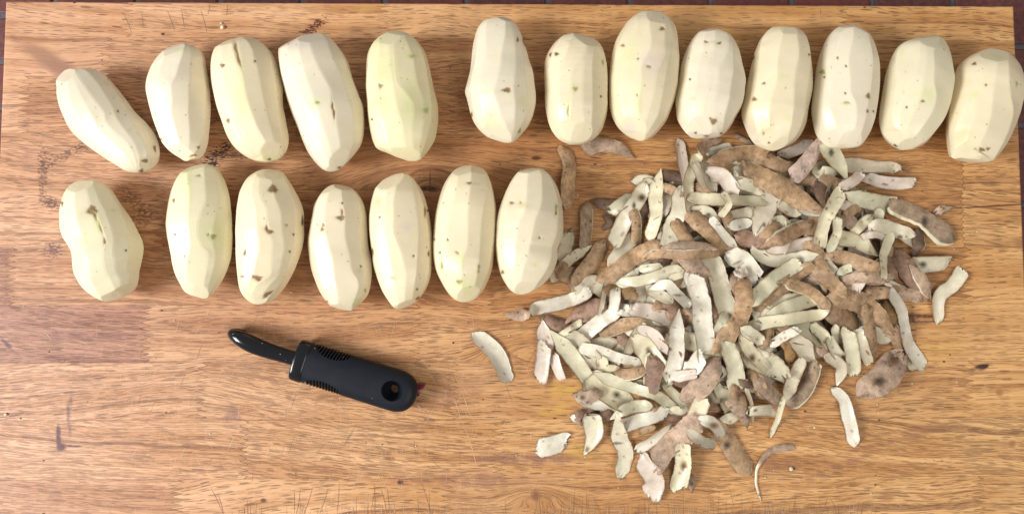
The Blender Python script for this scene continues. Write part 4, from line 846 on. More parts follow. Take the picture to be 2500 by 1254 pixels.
    CF = CF * (1 - edg[..., None]) + np.array((0.40, 0.255, 0.155)) * edg[..., None]
    cl = np.clip(nn * 0.5 - 0.2, 0, 0.5)[..., None] * rs.uniform(0.2, 0.7)
    CF = CF * (1 - cl) + np.array((0.53, 0.475, 0.36)) * cl
    AF = edg * 0.6; AS = np.ones((NSt, NU))
    if 'fade' in opts:
        e = np.clip((f - opts['fade']) / 0.10, 0, 1)[:, None] * np.ones((1, NU)); CS = CS * (1 - e[..., None]) + np.array(FL['w']) * e[..., None]; AS = AS * (1 - e)
    if 'rim' in opts:       # a strip of pale cut flesh showing along one margin of the skin side
        side = opts['rim']; e = np.clip((u * np.sign(side) - (1 - abs(side))) / 0.08, 0, 1)[None, :] * np.ones((NSt, 1))
        CS = CS * (1 - e[..., None]) + np.array(FL['c']) * e[..., None]; AS = AS * (1 - e)
    px, py = proj(Pm.reshape(-1, 3)); px = px.reshape(NSt, NU); py = py.reshape(NSt, NU)
    for mk in opts.get('marks', []):
        mc, x, y, rx, ry = mk[:5]; colr = MARKC[mk[5]] if len(mk) > 5 else (0.10, 0.055, 0.03)
        ox, oy, k_ = CROPS[mc]; d_ = np.hypot((px - ox - x / k_) / (rx / k_ + 1), (py - oy - y / k_) / (ry / k_ + 1))
        g = np.clip(1.35 - d_, 0, 1)[..., None] ** 0.7
        CF = CF * (1 - g) + np.array(colr) * g; CS = CS * (1 - g) + np.array(colr) * 0.6 * g
    for _ in range(int(rs.poisson(1.6))):
        ii = rs.randint(NSt); jj = rs.randint(2, NU - 2); d_ = np.hypot(px - px[ii, jj], py - py[ii, jj]) / rs.uniform(2.2, 4.5)
        g = np.clip(1.2 - d_, 0, 1)[..., None]
        CF = CF * (1 - g) + np.array((0.33, 0.24, 0.15)) * g; CS = CS * (1 - g) + np.array((0.09, 0.05, 0.03)) * g
    cols = np.vstack([np.concatenate([CF, AF[..., None]], -1).reshape(-1, 4), np.concatenate([CS, AS[..., None]], -1).reshape(-1, 4)])
    cols = np.clip(cols, 0, 1)
    o = None
    if opts.get('bin'): BIN.append((V, F, cols))
    else: o = mesh_obj(name, V, F, PEEL, None, True, origin=(float(C[NSt // 2, 0]), float(C[NSt // 2, 1]), float(max(0, zb.min()))), cols=cols)
    if o: tag(o, label, 'potato peel', group)
    # raise the height field (denser sampling across)
    for sft in (0.0, 0.5):
        Xa = X[:-1] * (1 - sft) + X[1:] * sft; Ya = Y[:-1] * (1 - sft) + Y[1:] * sft
        Za = np.maximum(top[..., 2], bot[..., 2]); Za = Za[:-1] * (1 - sft) + Za[1:] * sft
        for g in (0.0, 0.33, 0.66):
            hraise((Xa[:, :-1] * (1 - g) + Xa[:, 1:] * g).ravel(), (Ya[:, :-1] * (1 - g) + Ya[:, 1:] * g).ravel(), (Za[:, :-1] * (1 - g) + Za[:, 1:] * g).ravel())
    return o

# fillers: the deeper layer of the heap -------------------------------------------
HEAP = np.array([(1690, 410), (1760, 380), (1900, 370), (2000, 400), (2070, 440), (2150, 510), (2170, 570), (2190, 650), (2190, 720), (2160, 790), (2110, 850), (2020, 880), (1950, 920), (1880, 960), (1800, 980), (1740, 1000), (1690, 1010), (1620, 1000), (1560, 960), (1500, 920), (1450, 880), (1420, 810), (1470, 730), (1500, 680), (1480, 620), (1560, 540), (1630, 450)])
def inside(x, y, poly):
    c = False; n = len(poly)
    for i in range(n):
        x0, y0 = poly[i]; x1, y1 = poly[(i + 1) % n]
        if (y0 > y) != (y1 > y) and x < (x1 - x0) * (y - y0) / (y1 - y0) + x0: c = not c
    return c
rb = random.Random(77); nb = 0
while nb < 90:
    x = rb.uniform(1400, 2220); y = rb.uniform(350, 1040)
    if not inside(x, y, HEAP): continue
    a = rb.uniform(0, math.pi); L = rb.uniform(60, 150); w = rb.uniform(34, 54)
    p = [(x - L / 2 * math.cos(a - .2), y - L / 2 * math.sin(a - .2)), (x, y), (x + L / 2 * math.cos(a + .2), y + L / 2 * math.sin(a + .2))]
    if not (inside(*p[0], HEAP) and inside(*p[2], HEAP)): continue
    make_peel(np.array(p), w, 's' if rb.random() < 0.5 else 'f', rb.choice('wwygcep'), rb.choice('tkdrbbm'), '', {'slope': 0.7, 'bin': 1, 'curl': rb.uniform(0.1, 0.25)}); nb += 1
VV, FF, CC = [], [], []; off = 0
for (v_, f_, c_) in BIN:
    VV.append(v_); CC.append(c_); FF += [[i + off for i in f] for f in f_]; off += len(v_)
ob = mesh_obj('peel_litter', np.vstack(VV), FF, PEEL, None, True, origin=(0.25, -0.02, 0.0), cols=np.vstack(CC))
tag(ob, 'deepest tangled layer of potato peels at the bottom of the heap', 'potato peels', None, 'stuff')
rf = random.Random(21)
GRP_F = 'potato peels half hidden inside the heap'
cnt = 0
while cnt < 104:
    x = rf.uniform(1400, 2220); y = rf.uniform(350, 1040)
    if not inside(x, y, HEAP): continue
    a = rf.uniform(0, math.pi); L = rf.uniform(80, 180); w = rf.uniform(34, 56); b = rf.gauss(0, 0.35)
    p = [(x - L / 2 * math.cos(a - b), y - L / 2 * math.sin(a - b)), (x, y), (x + L / 2 * math.cos(a + b), y + L / 2 * math.sin(a + b))]
    if not (inside(*p[0], HEAP) and inside(*p[2], HEAP)): continue
    skin = rf.random() < 0.48
    ft_, st_ = rf.choice('wwygcep'), rf.choice('tkdrbbm')
    sec = ['upper', 'middle', 'lower'][0 if y < 580 else 1 if y < 790 else 2] + ' ' + ['left', 'centre', 'right'][0 if x < 1660 else 1 if x < 1930 else 2]
    word = {'t': 'tan', 'k': 'pinkish', 'd': 'dark brown', 'r': 'reddish', 'b': 'brown', 'm': 'grey-brown'}[st_] if skin else {'w': 'cream', 'y': 'dull', 'g': 'greenish', 'c': 'yellowish', 'e': 'greyish', 'p': 'pink-tinged'}[ft_]
    make_peel(np.array(p), w, 's' if skin else 'f', ft_, st_, word + ' peel lying ' + ('skin' if skin else 'flesh') + ' up beneath others in the ' + sec + ' of the heap', {'slope': 0.6}, group=GRP_F)
    cnt += 1

# traced peels: crop | centre line | width | sides (f flesh up, s skin up) | tones | label | options
PEELS = """
A|980,475 1090,470|115|f|wb|small round pale peel tip at the upper left edge of the heap
A|1090,480 1200,570|110|f|yb|short pale stub beside the pointed upright peel, upper left of the heap
A|1340,560 1290,640 1270,760|150|f|eb|dull grey flesh-up peel behind the pointed upright peel
A|1260,440 1340,430 1440,450|135|s|wd|dark crumpled skin lump at the heap's upper left
A|1255,540 1340,570 1400,620|100|s|wt|short tan skin peel just below the dark crumpled lump
A|1400,110 1430,250 1470,400 1500,520|115|f|pk|greyish pale upright peel at the heap's top left, nearest the dark lump|tip=r
A|570,670 700,690 820,690|130|s|gd|dark scabby skin peel pointing left from the heap toward the lower-row potato|tip=p
A|770,760 850,700 930,650|140|f|gd|green-tinted pale peel beside the dark scabby one, left of the heap
A|1090,720 1060,800 1040,880|120|s|yr|reddish-brown skin peel wedged under the spotted pale peel
A|1420,580 1400,750 1340,900 1310,1060|180|f|wk|broad pale peel with pinkish edge, third upright one on the heap's left
A|350,1020 330,1120 290,1220|150|f|wb|curled pale peel touching the dented potato's right side|tilt=18
A|525,730 530,900 510,1110|140|s|pm|grey-brown upright peel with a light right edge, between the lower row and the heap|rim=-0.2
A|700,820 740,880 690,920|70|s|wd|tiny dark scrap of skin beside the grey-brown upright peel
A|760,1250 850,1120 980,1020|150|f|ek|greyish spotted flesh-up peel under the thick tan one, left of the heap
A|1060,540 1010,650 900,820 790,1050|165|f|wk|long pale peel with a round brown eye at its upper end, leaning left|marks=A:1045:640:34:32,A:970:715:14:30,A:865:985:16:10
A|1218,405 1185,600 1195,800 1140,1010|140|f|cb|long pale pointed peel standing upright at the heap's left|tip=p,edge=0.35
A|970,790 995,900 985,1045|115|s|ct|small orange-tan skin chip between the spotted and the pointed pale peels|rim=-0.25,tip=b
A|1390,890 1440,970 1500,1070|150|s|ct|square tan skin scrap at the foot of the broad pale peel|tip=b,tip2=b
C|200,1180 240,1120 300,1060|120|f|wb|short pale stub under the round-ended pale peels, upper right
B|420,190 530,150|120|f|vb|small white scrap under the second potato from the heap's top left
B|600,400 720,370 830,320|130|f|ek|grey-pink flesh peel beneath the large brown pointed one at the top of the heap
B|860,250 950,300 1110,380|190|s|yb|broad brown skin peel tucked under the potatoes at the top of the heap
B|620,40 700,80 760,120|60|s|wk|thin pink peel end showing under the spotted potato above the heap
B|1080,230 1200,180 1310,120|140|f|pk|pinkish pale peel behind the raised pink strip at the top of the heap
B|1230,470 1400,470 1640,540|150|s|cb|brown skin peel running right behind the thick brown peel
B|1400,540 1450,600 1500,700|190|s|cd|dark rough lump of skin in the upper right of the heap
B|330,330 340,420 370,500|150|f|eb|grey translucent peel under the folded one at the heap's top
B|600,390 610,500 620,580|60|f|wb|narrow pale strip behind the pink-edged peel
B|400,430 480,440 560,570|190|f|pk|pink-edged rounded pale peel below the large brown pointed one|edge=0.5
B|430,100 340,140 255,210 185,400 150,560 180,770|130|ssffff|ck|long wavy peel, pinkish skin end under a potato turning to pale flesh, heap's upper left|curl=0.25
B|360,290 500,250 650,220 870,210|150|s|ct|large brown pointed skin peel, topmost under the potatoes|tip=p,rim=-0.12
B|240,770 330,760 420,830|130|f|wb|rounded pale peel with a brown speck, under the curled tan one|marks=B:350:800:16:12
B|600,820 700,800 760,780|160|f|yk|dull pale peel below the long horizontal pale one
B|1080,880 960,900 900,970|170|f|gb|greenish pale peel in the middle top of the heap
B|960,550 900,740 830,960|230|f|eb|broad dull green-grey peel with a dark nick in its right side|marks=B:885:900:14:16
B|660,500 780,550 850,580|140|f|wb|torn white flake under the left end of the thick brown peel
B|1080,740 1180,770 1220,720|140|f|wb|white flake under the lower edge of the thick brown peel
B|1270,750 1340,780 1420,790|110|f|vb|torn white-pink flake at the right tip of the thick brown peel|tip=b
B|870,1070 950,960 1000,920|150|s|yb|brown skin patch between the green-grey peel and the white-edged brown one
B|200,650 400,670 620,680 850,690|165|f|cb|thick pale peel lying level across the upper left of the heap|tip2=b,edge=0.5
B|530,780 570,930 625,1110|150|s|ct|brown skin strip below the level pale peel, beside the curled tan one
B|500,610 540,700 470,800|80|f|cb|narrow pale twist crossing the level pale peel
B|220,820 300,900 430,1030 580,1170|190|s|ct|rough tan peel rolled over on itself, upper left of the heap|curl=0.35
B|390,850 480,970 600,1100|95|f|vb|white flesh strip lying along the rough tan rolled peel|tilt=22
B|640,890 740,870|120|f|vb|small white cube-like flake above the round rust-brown scrap
B|660,1010 740,1040 830,1070|160|s|wr|round rust-brown skin scrap in the heap's upper middle|tip=r,tip2=r
B|1340,880 1150,960 890,1100|165|s|cb|brown skin peel with a long white upper edge, upper middle of the heap|rim=0.28,curl=0.3,tip2=p
B|740,400 880,450 1050,530 1230,640 1430,760|225|s|wt|thick brown peel lying over the top middle of the heap, largest there|curl=0.24,arch=0.004,tip2=p
B|1490,70 1380,180 1260,330 1140,450|170|s|pq|raised pinkish strip resting against a potato at the top of the heap|curl=0.3,tilt=0,tilt2=0,solo=1,lift=0.020:0.014:0.008:0.004,tip2=b
C|300,700 420,740|110|f|pk|small pinkish stub behind the mid-green peel in the upper right
C|1000,1100 900,1050 850,1010|90|f|eb|small dull pale stub at the right side of the heap
C|270,340 500,335 740,350 905,385|160|fffs|ek|long grey translucent peel with a brown tip, top right of the heap|tip2=p
C|100,350 60,390 150,400|140|f|gk|green pale peel edge beneath the pointed pale green peel
C|130,170 200,260 290,410|200|f|gb|pointed pale green peel with a black mark, at the top right below a potato|tip2=p,marks=C:190:205:22:38:d
C|510,430 650,480 820,500 990,490|125|f|pk|pinkish flat peel with two brown dots, apart at the top right|edge=0.3,marks=C:690:505:12:8,C:715:512:12:9,solo=1
C|420,740 480,700|120|s|wb|short brown patch at the heap's right shoulder
C|330,520 400,480 450,430|120|f|pk|small pale flap standing above the curved pale peel at the right shoulder|tip2=b
C|340,620 480,660 640,690 810,700|165|f|gb|curved pale peel ending square, right shoulder of the heap|tip2=b
C|1150,800 1250,760 1375,730|115|s|pk|pink-brown pointed peel tip farthest right, behind the long brown one|tip2=p,solo=1
C|1030,980 1030,1080 980,1190|145|s|wd|dark brown fish-scale skin peel with white right edge, right of the heap|rim=-0.2,tip2=p
C|810,720 1000,810 1150,900 1315,1020|210|s|vm|long brown peel with an oval hole and a white lower edge, right outskirts|rim=0.33,marks=C:1085:870:26:46:d
C|250,910 330,850 410,910|140|s|wk|pinkish skin flap between the pale peels at the upper right
C|400,970 480,900 570,830|125|f|cb|white pale peel pointing down left, under the folded pale stub
C|650,780 640,850 610,920|130|f|gb|folded greenish stub on the right side of the heap|tip=b
C|600,900 760,930 950,985|155|f|wb|pale oblong peel with a brown notch at its right end|marks=C:850:1015:20:18
C|250,1040 380,1060 480,1110 600,1170|185|f|cb|wide pale peel with grey spots, pointing down right|marks=C:315:1030:20:16:y
C|500,1010 620,990 720,1040|75|f|pk|thin curved pale sliver above the narrow hanging peel
F|1090,190 1250,165 1420,140|195|f|wb|wide pale peel with a round dark hole, right of the heap|edge=0.35,marks=F:1222:178:30:30:d
F|880,120 920,200 960,300|110|s|wr|small reddish-brown strip left of the long reddish one, heap's right
F|1000,95 1080,250 1225,430|205|s|wr|long reddish-brown peel at the heap's right, scuffed lower end
F|1110,200 1200,320 1285,470|120|s|pk|pinkish thin-edged peel lying along the reddish-brown one|rim=0.2,tip=p
F|350,95 540,130 740,215|160|s|ct|tan peel running right beneath the narrow hanging peel|curl=0.2
F|430,260 480,230 530,210|90|f|gb|small greenish wedge under the tan peel in the right half
F|960,395 1060,440|105|f|wb|small pale end under the reddish peels, right side
F|980,440 1100,470 1185,490|125|s|wk|greyish-pink skin peel at the heap's right edge
F|490,330 640,310 800,310 890,370|120|sssf|pk|pink skin peel ending in a thin white point, right half of the heap|tip2=p
F|690,420 830,450 960,420|135|s|wb|rough-surfaced brown peel under the tip of the narrow hanging peel
C|770,1000 700,1110 655,1250 650,1380|105|f|cb|narrow pale peel hanging straight down, right half of the heap|tip2=b,edge=0.2
F|870,560 930,700 950,830|150|s|wa|amber-brown peel behind the long white-pink one at the right
F|960,840 1000,960|110|s|wb|brown skin edge below the amber-brown peel
F|870,880 820,860|150|f|yk|grey-pale patch low at the heap's right
F|1080,1060 1130,1160|85|f|gb|small pale green tip under the foot of the long white-pink peel
F|330,560 450,680 570,810|250|s|wb|wide rough brown peel crossing under the large smooth tan one
F|380,520 560,520 720,620 880,790|240|s|ct|large smooth tan peel on the right half of the heap
F|700,620 730,780 760,1010|175|s|ct|rounded tan peel like a tongue pointing down, right half of the heap|tip2=r
F|230,880 160,830 60,780|230|f|gb|broad greenish flesh peel beside the amber hole, lower right of the heap
F|180,790 260,860 300,940|130|f|cb|cream peel with crumbly edge, lower right of the heap
F|395,800 425,910|95|f|wb|short stubby pale finger of peel, lower right
F|620,830 650,960 710,1090|110|f|yk|pale peel behind the tongue-shaped tan one
F|330,900 380,1000 460,1090|115|f|wb|bent pale peel pointing down right at the lower right
F|510,840 540,1000 560,1190|150|f|gb|fan-footed greenish pale peel hanging down at the lower right|tip2=b
F|910,480 1010,640 1060,850 1120,1000 1205,1130|155|f|vk|long white-pink peel slanting down the heap's right side|tip=b,edge=0.4
W|650,10 560,100 450,220 320,350|240|s|pk|broad pinkish-brown peel lying apart at the heap's lower right, a knot in its middle|curl=0.1,marks=W:465:225:44:30:d,W:575:60:40:42:b,solo=1
W|60,30 170,110 140,235|95|f|ek|small grey see-through peel with a curled tail, below the heap's lower right|tip2=p
F|160,0 230,200 340,340 450,450|170|s|ct|long straight brown peel running down right from the heap's upper middle|tip2=r,curl=0.22
B|1600,610 1530,750 1470,880 1410,1060|150|f|cb|upright cream peel with brown specks right of the thick brown peel|edge=0.3,marks=B:1475:740:10:10
B|1570,860 1570,1000 1510,1130|115|f|gb|pale green leaf-like peel beside the upright cream one
D|930,15 750,140 600,320|120|f|wb|pale pointed peel left of the long tan slanting one|tip=p
D|680,250 780,320 820,410|190|s|wb|brown skin flap under the long tan slanting peel
D|1070,0 960,180 860,310 800,420|165|s|ct|long tan slanting peel with a light rim, heap's left side|rim=-0.12
D|860,420 980,380 1100,460|210|f|ek|wide grey flesh peel, left side of the heap between two tan skins
D|510,720 620,750 750,790|160|s|wr|reddish speckled skin peel below the long half-skinned one
D|780,700 900,620 1050,550|200|s|wr|dark reddish skin with rough grain under the half-skinned peel
D|110,640 250,660 430,600 650,560 800,510 950,440|150|ssffff|vk|long peel reaching farthest left, brown end pointing at the peeler side|tip=p,tip2=b,solo=1
D|650,870 750,790 840,730|80|f|cb|narrow pale rib of peel at the heap's left
D|1060,310 1200,230 1350,110 1560,0|180|s|wt|thick tan cigar-like peel slanting up right on the heap's left|curl=0.42,tip=r
D|1430,440 1400,520 1380,610|175|f|eb|pale grey translucent peel beneath the wavy greenish one
D|1220,590 1310,620 1390,600|150|f|vb|whitish peel above the tan square one at the left
D|1080,430 1060,540 1030,660|60|f|cb|narrow cream edge standing left of the green-brown eye piece
D|1120,420 1200,440 1280,440|150|s|ga|yellow-green chunk with a small dark eye, left part of the heap|marks=D:1175:488:16:16:d,edge=0.1
D|1180,500 1170,620|120|f|vb|little bright white flap under the yellow-green chunk
D|1430,220 1600,190|90|f|gb|pale green end showing under two stacked brown peels
D|1240,360 1400,340 1560,290 1700,235 1790,225|140|f|gk|wavy greenish-white peel, mid left of the heap|tip2=r
E|300,310 420,275 530,260|85|f|cb|thin pale tail right of the wavy greenish-white peel|tip2=p
E|280,500 330,620|170|s|wr|coarse reddish skin scrap at the mid left of the heap
D|1500,400 1600,470 1700,520|120|f|yb|dull peel behind the forked white peel
E|120,410 250,370 330,440 465,560|110|f|vb|forked bright white peel with a thin brown scar|tip=p,edge=0.1,marks=E:370:470:40:8:o
A|1560,330 1600,420 1640,520|120|f|wb|pale peel hidden behind the long wavy one, top left of the heap
D|1090,800 1240,770 1400,740|165|s|ct|squarish golden tan skin peel at the heap's left|tip=b,tip2=b,rim=0.1
D|860,880 990,770 1100,690 1225,640|150|f|vk|bluish-white peel with grey dots, left side of the heap|tip=b,edge=0.3,marks=D:955:745:12:12:p,D:920:800:12:14:p
D|1240,880 1300,920|130|s|wr|small reddish skin scrap beneath the golden tan one
D|760,900 860,960 960,1100|220|f|yb|dull broad pale peel left, under the greenish slanting one
D|600,1080 640,1180|120|f|pk|pinkish pale stub behind the greenish slanting peel
D|500,830 520,960|140|f|pk|short pinkish peel above the straight upright one at the left outskirts
D|1060,1080 1080,1170 1160,1170|130|f|cb|pale piece with a pink-ringed eye, left part of the heap|marks=D:1015:1130:16:18:r
D|500,970 490,1100 470,1250|150|f|pk|straight upright pinkish-white peel at the left outskirts|tip=b,tip2=b
D|590,840 700,960 800,1090 930,1290 940,1350|170|f|gk|long greenish peel slanting down right at the heap's lower left|tip=p,tilt=8
D|1400,830 1330,940 1260,1080|130|f|yb|curved leaf-like cream peel left of the brown-spotted one|curl=0.3,tip2=p
D|1430,790 1560,840 1660,1000|120|f|pk|arched pale-pink peel above the brown-spotted one
D|1380,620 1550,650 1730,740|170|f|pk|broad pale pink peel with torn brown edge, mid left|edge=0.7
D|880,980 1050,1010 1200,1060 1400,1110|125|f|vb|bluish-white dagger-shaped peel at the heap's lower left|tip=b,edge=0.1
D|1400,920 1500,1010 1600,1140|240|f|cb|irregular cream peel with a large brown scar, lower left|tip2=b,marks=D:1500:1000:22:34,D:1535:1040:14:30
E|430,150 560,230 600,300|190|s|wk|brown-pink skin behind the widest pale peel
E|700,660 730,760|150|s|yr|reddish skin glimpsed between the two widest pale peels
E|800,180 870,150|100|f|yb|grey pale piece behind the white ragged peel
E|1000,380 1000,500 980,600|160|f|pb|cream base of the twisted tan peel, in the middle of the heap
E|880,100 1010,150 1095,285|190|f|vb|bright white ragged peel in the upper middle, pointed at its foot|edge=0.1,tip2=b
E|1110,40 1220,130 1400,140 1680,100|150|f|wb|pale peel with a torn split left end, upper middle of the heap|tip=b,marks=E:1400:40:40:18:b
E|1645,200 1480,310 1320,430 1200,520|140|s|wt|brown skin strip lying beside the greenish diagonal one|tip=b
E|1490,190 1330,300 1170,450 1080,540|150|f|gb|greenish-white diagonal peel in the middle of the heap|tip=b,marks=E:1340:360:20:18
E|680,140 740,300 800,500 850,700|215|f|wk|second widest pale peel, slanting left of the twisted tan one|edge=0.5
E|1260,640 1450,580 1650,520|165|f|gb|pale green spotted peel above the longest thin one|tip=p
E|1430,370 1600,420 1720,500 1800,600|130|s|vt|curved tan peel with a white lower edge, middle right of the heap|rim=0.3
E|780,760 740,840|130|f|gb|small pale green end beside the twisted tan peel
E|540,330 590,550 600,750 640,1040|205|f|vk|widest long white peel in the very middle of the heap|tip=b,tip2=b,edge=0.6
E|980,820 1200,740 1450,700 1720,650 1780,630|125|f|cb|longest thin cream peel, lying nearly level in the middle right|edge=0.25
E|980,270 1000,420 1000,560 960,700 850,850 725,1010|185|fsssss|pt|twisted tan peel with dark freckles, centre of the heap|curl=0.2,tip=b,tip2=p
E|1080,850 1160,900|130|f|wb|pale blunt end behind the eyed white peel
E|1150,1090 1280,1150 1320,1200|220|f|gb|large dull pale green peel, lower middle
E|1340,860 1440,960 1450,1080|150|s|ga|brownish-green peel under the torn white curl
E|1290,940 1370,870 1490,810|115|f|vb|torn white curl with brown edge, lower middle right|tip2=b,edge=0.3
E|1000,890 1070,1030 1190,1150|155|f|cb|irregular white peel with one dark red-brown eye, lower middle|marks=E:1078:1070:26:34:r,tip2=b
E|400,1170 500,1170 575,1070|150|f|vb|very bright white short peel left of the thick brown one, lower middle|edge=0.05,tip2=b
E|380,650 350,850 345,1050 285,1250|150|f|vb|knobbly white peel with a brown eye, left of the widest one|tip=p,marks=E:285:985:22:14,E:260:1218:8:8,E:300:1240:14:10,edge=0.35
G|1350,150 1450,130|110|f|pk|small pinkish lump beside the thick brown peel, lower middle
H|280,150 330,300 400,480|160|f|gb|pale green peel running down left of the overlapping cream strip
H|150,240 230,190 310,90|110|f|vb|white pointed flap right of the thick brown peel, lower middle|tip=p
H|130,400 180,320 250,350|120|f|yb|dull olive flesh peel low in the heap
H|330,520 400,500 440,450|120|f|wb|pale torn end at the foot of the heap
E|830,960 890,1080 920,1250 900,1340|170|f|gk|cream strip curving down in the lower middle of the heap|tilt=-12
H|440,280 480,360 490,430|130|s|ct|round-topped tan skin end below the cream strip|marks=H:455:300:26:22:r,tip2=b
H|440,420 500,480 520,560|150|s|pk|greyish-pink skin with a small ringed eye at the heap's foot|marks=H:535:490:18:18:d
H|505,250 560,400 565,550|50|f|cb|thin standing pale edge at the foot of the heap
H|600,450 740,440|110|f|wb|small pale peel at the lower right foot with dark dots|marks=H:600:445:10:10,H:685:465:7:7
H|600,200 650,300|140|s|pt|short tan skin scrap at the heap's lower right foot
H|700,250 810,350|150|s|pk|pinkish skin patch at the lower right foot of the heap
H|500,210 575,235|70|s|wd|tiny purple-dark skin tip beside the cream strip
G|560,370 700,395 850,400|130|f|vb|white peel edge below the wide spotted one, lower left|edge=0.2
G|640,190 760,290 900,380|235|f|cb|wide greenish-white peel with a dark round eye, lower left|marks=G:830:305:30:30:d
G|480,310 560,330 650,280|120|s|pk|pinkish skin nub with an eye at the heap's lower left corner|marks=G:525:330:18:16:d
G|830,120 950,120 1085,70|125|s|ct|tan peel with a pale torn rim, lower left|rim=0.2
G|1150,90 1130,260|170|s|wr|reddish-brown skin with a white left edge, lower middle left|rim=0.22,tip=b
G|1050,360 1180,400 1190,470|140|s|wt|tan end with white rim under the hooked peel
G|1290,470 1400,480 1520,410|190|s|wr|dark brown fold under the hook of the pale hooked peel
G|1040,780 1150,700 1300,590|130|f|vk|white peel with pink left point, under the big pinkish-brown one
G|650,120 800,190 1000,260 1200,320 1335,430|115|f|gb|long pale green peel leading to a hook, lower left middle|tip=p,edge=0.35
G|1280,240 1350,320 1420,390 1420,440 1340,430|100|f|gb|hook-shaped pale end turned back on itself, lower middle|curl=0.3,tip=b
H|230,20 140,150 60,240 -20,310|200|s|pk|thick brown-pink peel pointing up right, lower middle of the heap|curl=0.38,tip=r
G|440,510 500,530|80|f|vb|tiny white fleck at the left tip of the scabby brown peel
G|510,500 640,510 790,500|145|s|wr|scabby brown skin peel on the heap's lower left edge|marks=G:625:545:26:22:d,G:525:540:16:14:d
G|620,560 620,680 560,800|190|f|wk|white triangular peel with a curled brown tail, at the lower left|tip=b,tip2=p,marks=G:568:800:16:22:b
G|800,510 930,430 1110,410|130|f|gb|olive-green flesh peel above the long white one, lower left|tip=p
G|880,590 1020,550 1250,480|150|f|vk|long white peel with torn brown edge, lower left of the heap
G|1060,640 1140,620|80|s|wt|small brown patch at the foot of the heap beside the white peel
G|845,520 850,680 910,830 870,1000|165|f|wb|pale curved peel with a dark slit, hanging down at the lower left|marks=G:835:740:48:8:d,tip=p
G|1590,380 1540,520 1480,620|170|f|ct|cream peel patched with orange skin, at the bottom of the heap|marks=G:1540:520:24:60:o
G|1270,960 1150,940 1240,930|110|s|wk|pinkish peel end beneath the big pinkish-brown one
G|1545,540 1440,650 1300,760 1160,930|205|s|wk|big pinkish-brown peel at the bottom of the heap, slanting down left|curl=0.3,tip2=b
G|1490,1050 1505,1160|85|s|pk|small pink tail under the white peel with the brown scar, at the very bottom|tip2=p
G|1100,970 1170,1070 1150,1170|190|f|pk|translucent pinkish squarish peel, lowest at the bottom|tip=b,tip2=b
G|1425,790 1430,950 1400,1110|170|f|cb|creamy peel with a rough brown scar in its centre, at the bottom|edge=0.1,marks=G:1437:945:28:42:b
G|110,790 230,760 385,720|175|f|vk|short white peel with one grey dot, alone left of the heap's bottom|tip=b,tip2=b,curl=0.15,tilt=0,tilt2=4,marks=G:222:768:10:18:y,edge=0.15,solo=1
H|20,640 110,720 200,740|125|f|ek|dull flesh scrap behind the bottom peels
H|230,560 330,690 420,820 520,980|175|s|ct|tan tongue-shaped peel with a dark eye, pointing down right at the bottom|marks=H:350:755:28:30:d,tip2=r,curl=0.2
H|120,530 220,570 270,650|115|f|vb|white cap folded over the top of the tan tongue-shaped peel|marks=H:230:580:34:24:o
H|1130,40 1090,180 1010,310 920,380|140|s|wm|grey-brown peel with a white left edge, lower right of the heap|rim=-0.22,tip2=r
H|1010,0 940,180 890,330|115|f|yk|pale peel leaning beside the grey-brown one at the lower right|tip2=m
H|850,300 810,450 780,570 735,705|58|f|cb|thin white wisp ending in a hair-fine tip, alone below the heap|tip2=p,edge=0.1,curl=0.35,solo=1
H|955,775 800,790 690,860 625,960 610,1050 615,1130 655,1262|58|s|vk|long sickle-shaped peel at the bottom, brown top end thinning to a white thread|curl=0.3,tip=b,tip2=p,edge=0.1,solo=1,wp=1.15:1.15:1.1:1.0:0.6:0.42:0.4:0.4:0.3,fade=0.46,tilt=0,tilt2=0
H|1290,240 1400,350 1450,520 1505,765|120|f|vk|straight white peel standing alone at the lower right|edge=0.12,marks=H:1305:238:14:6:b,solo=1
F|1600,225 1500,380 1385,500 1365,745|140|f|wk|solitary pale peel with faint grey dots, farthest right|tip=b,edge=0.35,solo=1
A|290,150 355,330 345,500 330,750|155|s|ct|brown peel standing upright by itself, right of the last lower-row potato|curl=0.18,tip=b,solo=1
A|485,180 650,130 820,170 980,268|150|s|pk|pinkish-grey pointed peel by itself under two upper-row potatoes|tip2=p,curl=0.15,solo=1
Z|1155,810 1190,845 1215,880 1240,932|44|f|vk|solitary white peel between the peeler and the heap|tip2=b,edge=0.2,solo=1
A|1220,1115 1400,1100 1640,1110 1780,1130|92|s|pk|upper of two long tan peels stacked level at the heap's left|curl=0.35,solo=1,tilt=0,tilt2=0,tip=p,tip2=p
"""
# two pieces that must go on last but one are drawn in list order; the lower long tan peel goes before its twin
EX = "A|1030,1220 1200,1180 1400,1190 1780,1170|105|s|ct|lower of two long tan peels stacked level, with a light left end|curl=0.22,tip=p,solo=1,rim=-0.15"
def run_peel(line):
    parts = line.split('|')
    c, pts, w, kinds, tones, label = parts[:6]
    opts = {}
    if len(parts) > 6 and parts[6]:
        buf = []
        for tok in parts[6].split(','):
            if '=' in tok: buf.append(tok)
            else: buf[-1] += ',' + tok
        for tok in buf:
            k_, v_ = tok.split('=')
            if k_ == 'marks':
                opts['marks'] = []
                for q in v_.split(','):
                    z = q.split(':'); opts['marks'].append([z[0], float(z[1]), float(z[2]), float(z[3]), float(z[4])] + z[5:])
            elif k_ == 'wp': opts['wp'] = [float(x) for x in v_.split(':')]
            elif k_ == 'lift': opts['lift'] = [float(x) for x in v_.split(':')]
            elif k_ in ('tip', 'tip2'): opts[k_] = v_
            else: opts[k_] = float(v_)
    return make_peel(parse(c, pts), float(w) / CROPS[c][2], kinds, tones[0], tones[1], label, opts, group='potato peels on the board')
LN = [l for l in PEELS.strip().split('\n') if l.strip()]
for l in LN[:-1]: run_peel(l)
run_peel(EX); run_peel(LN[-1])
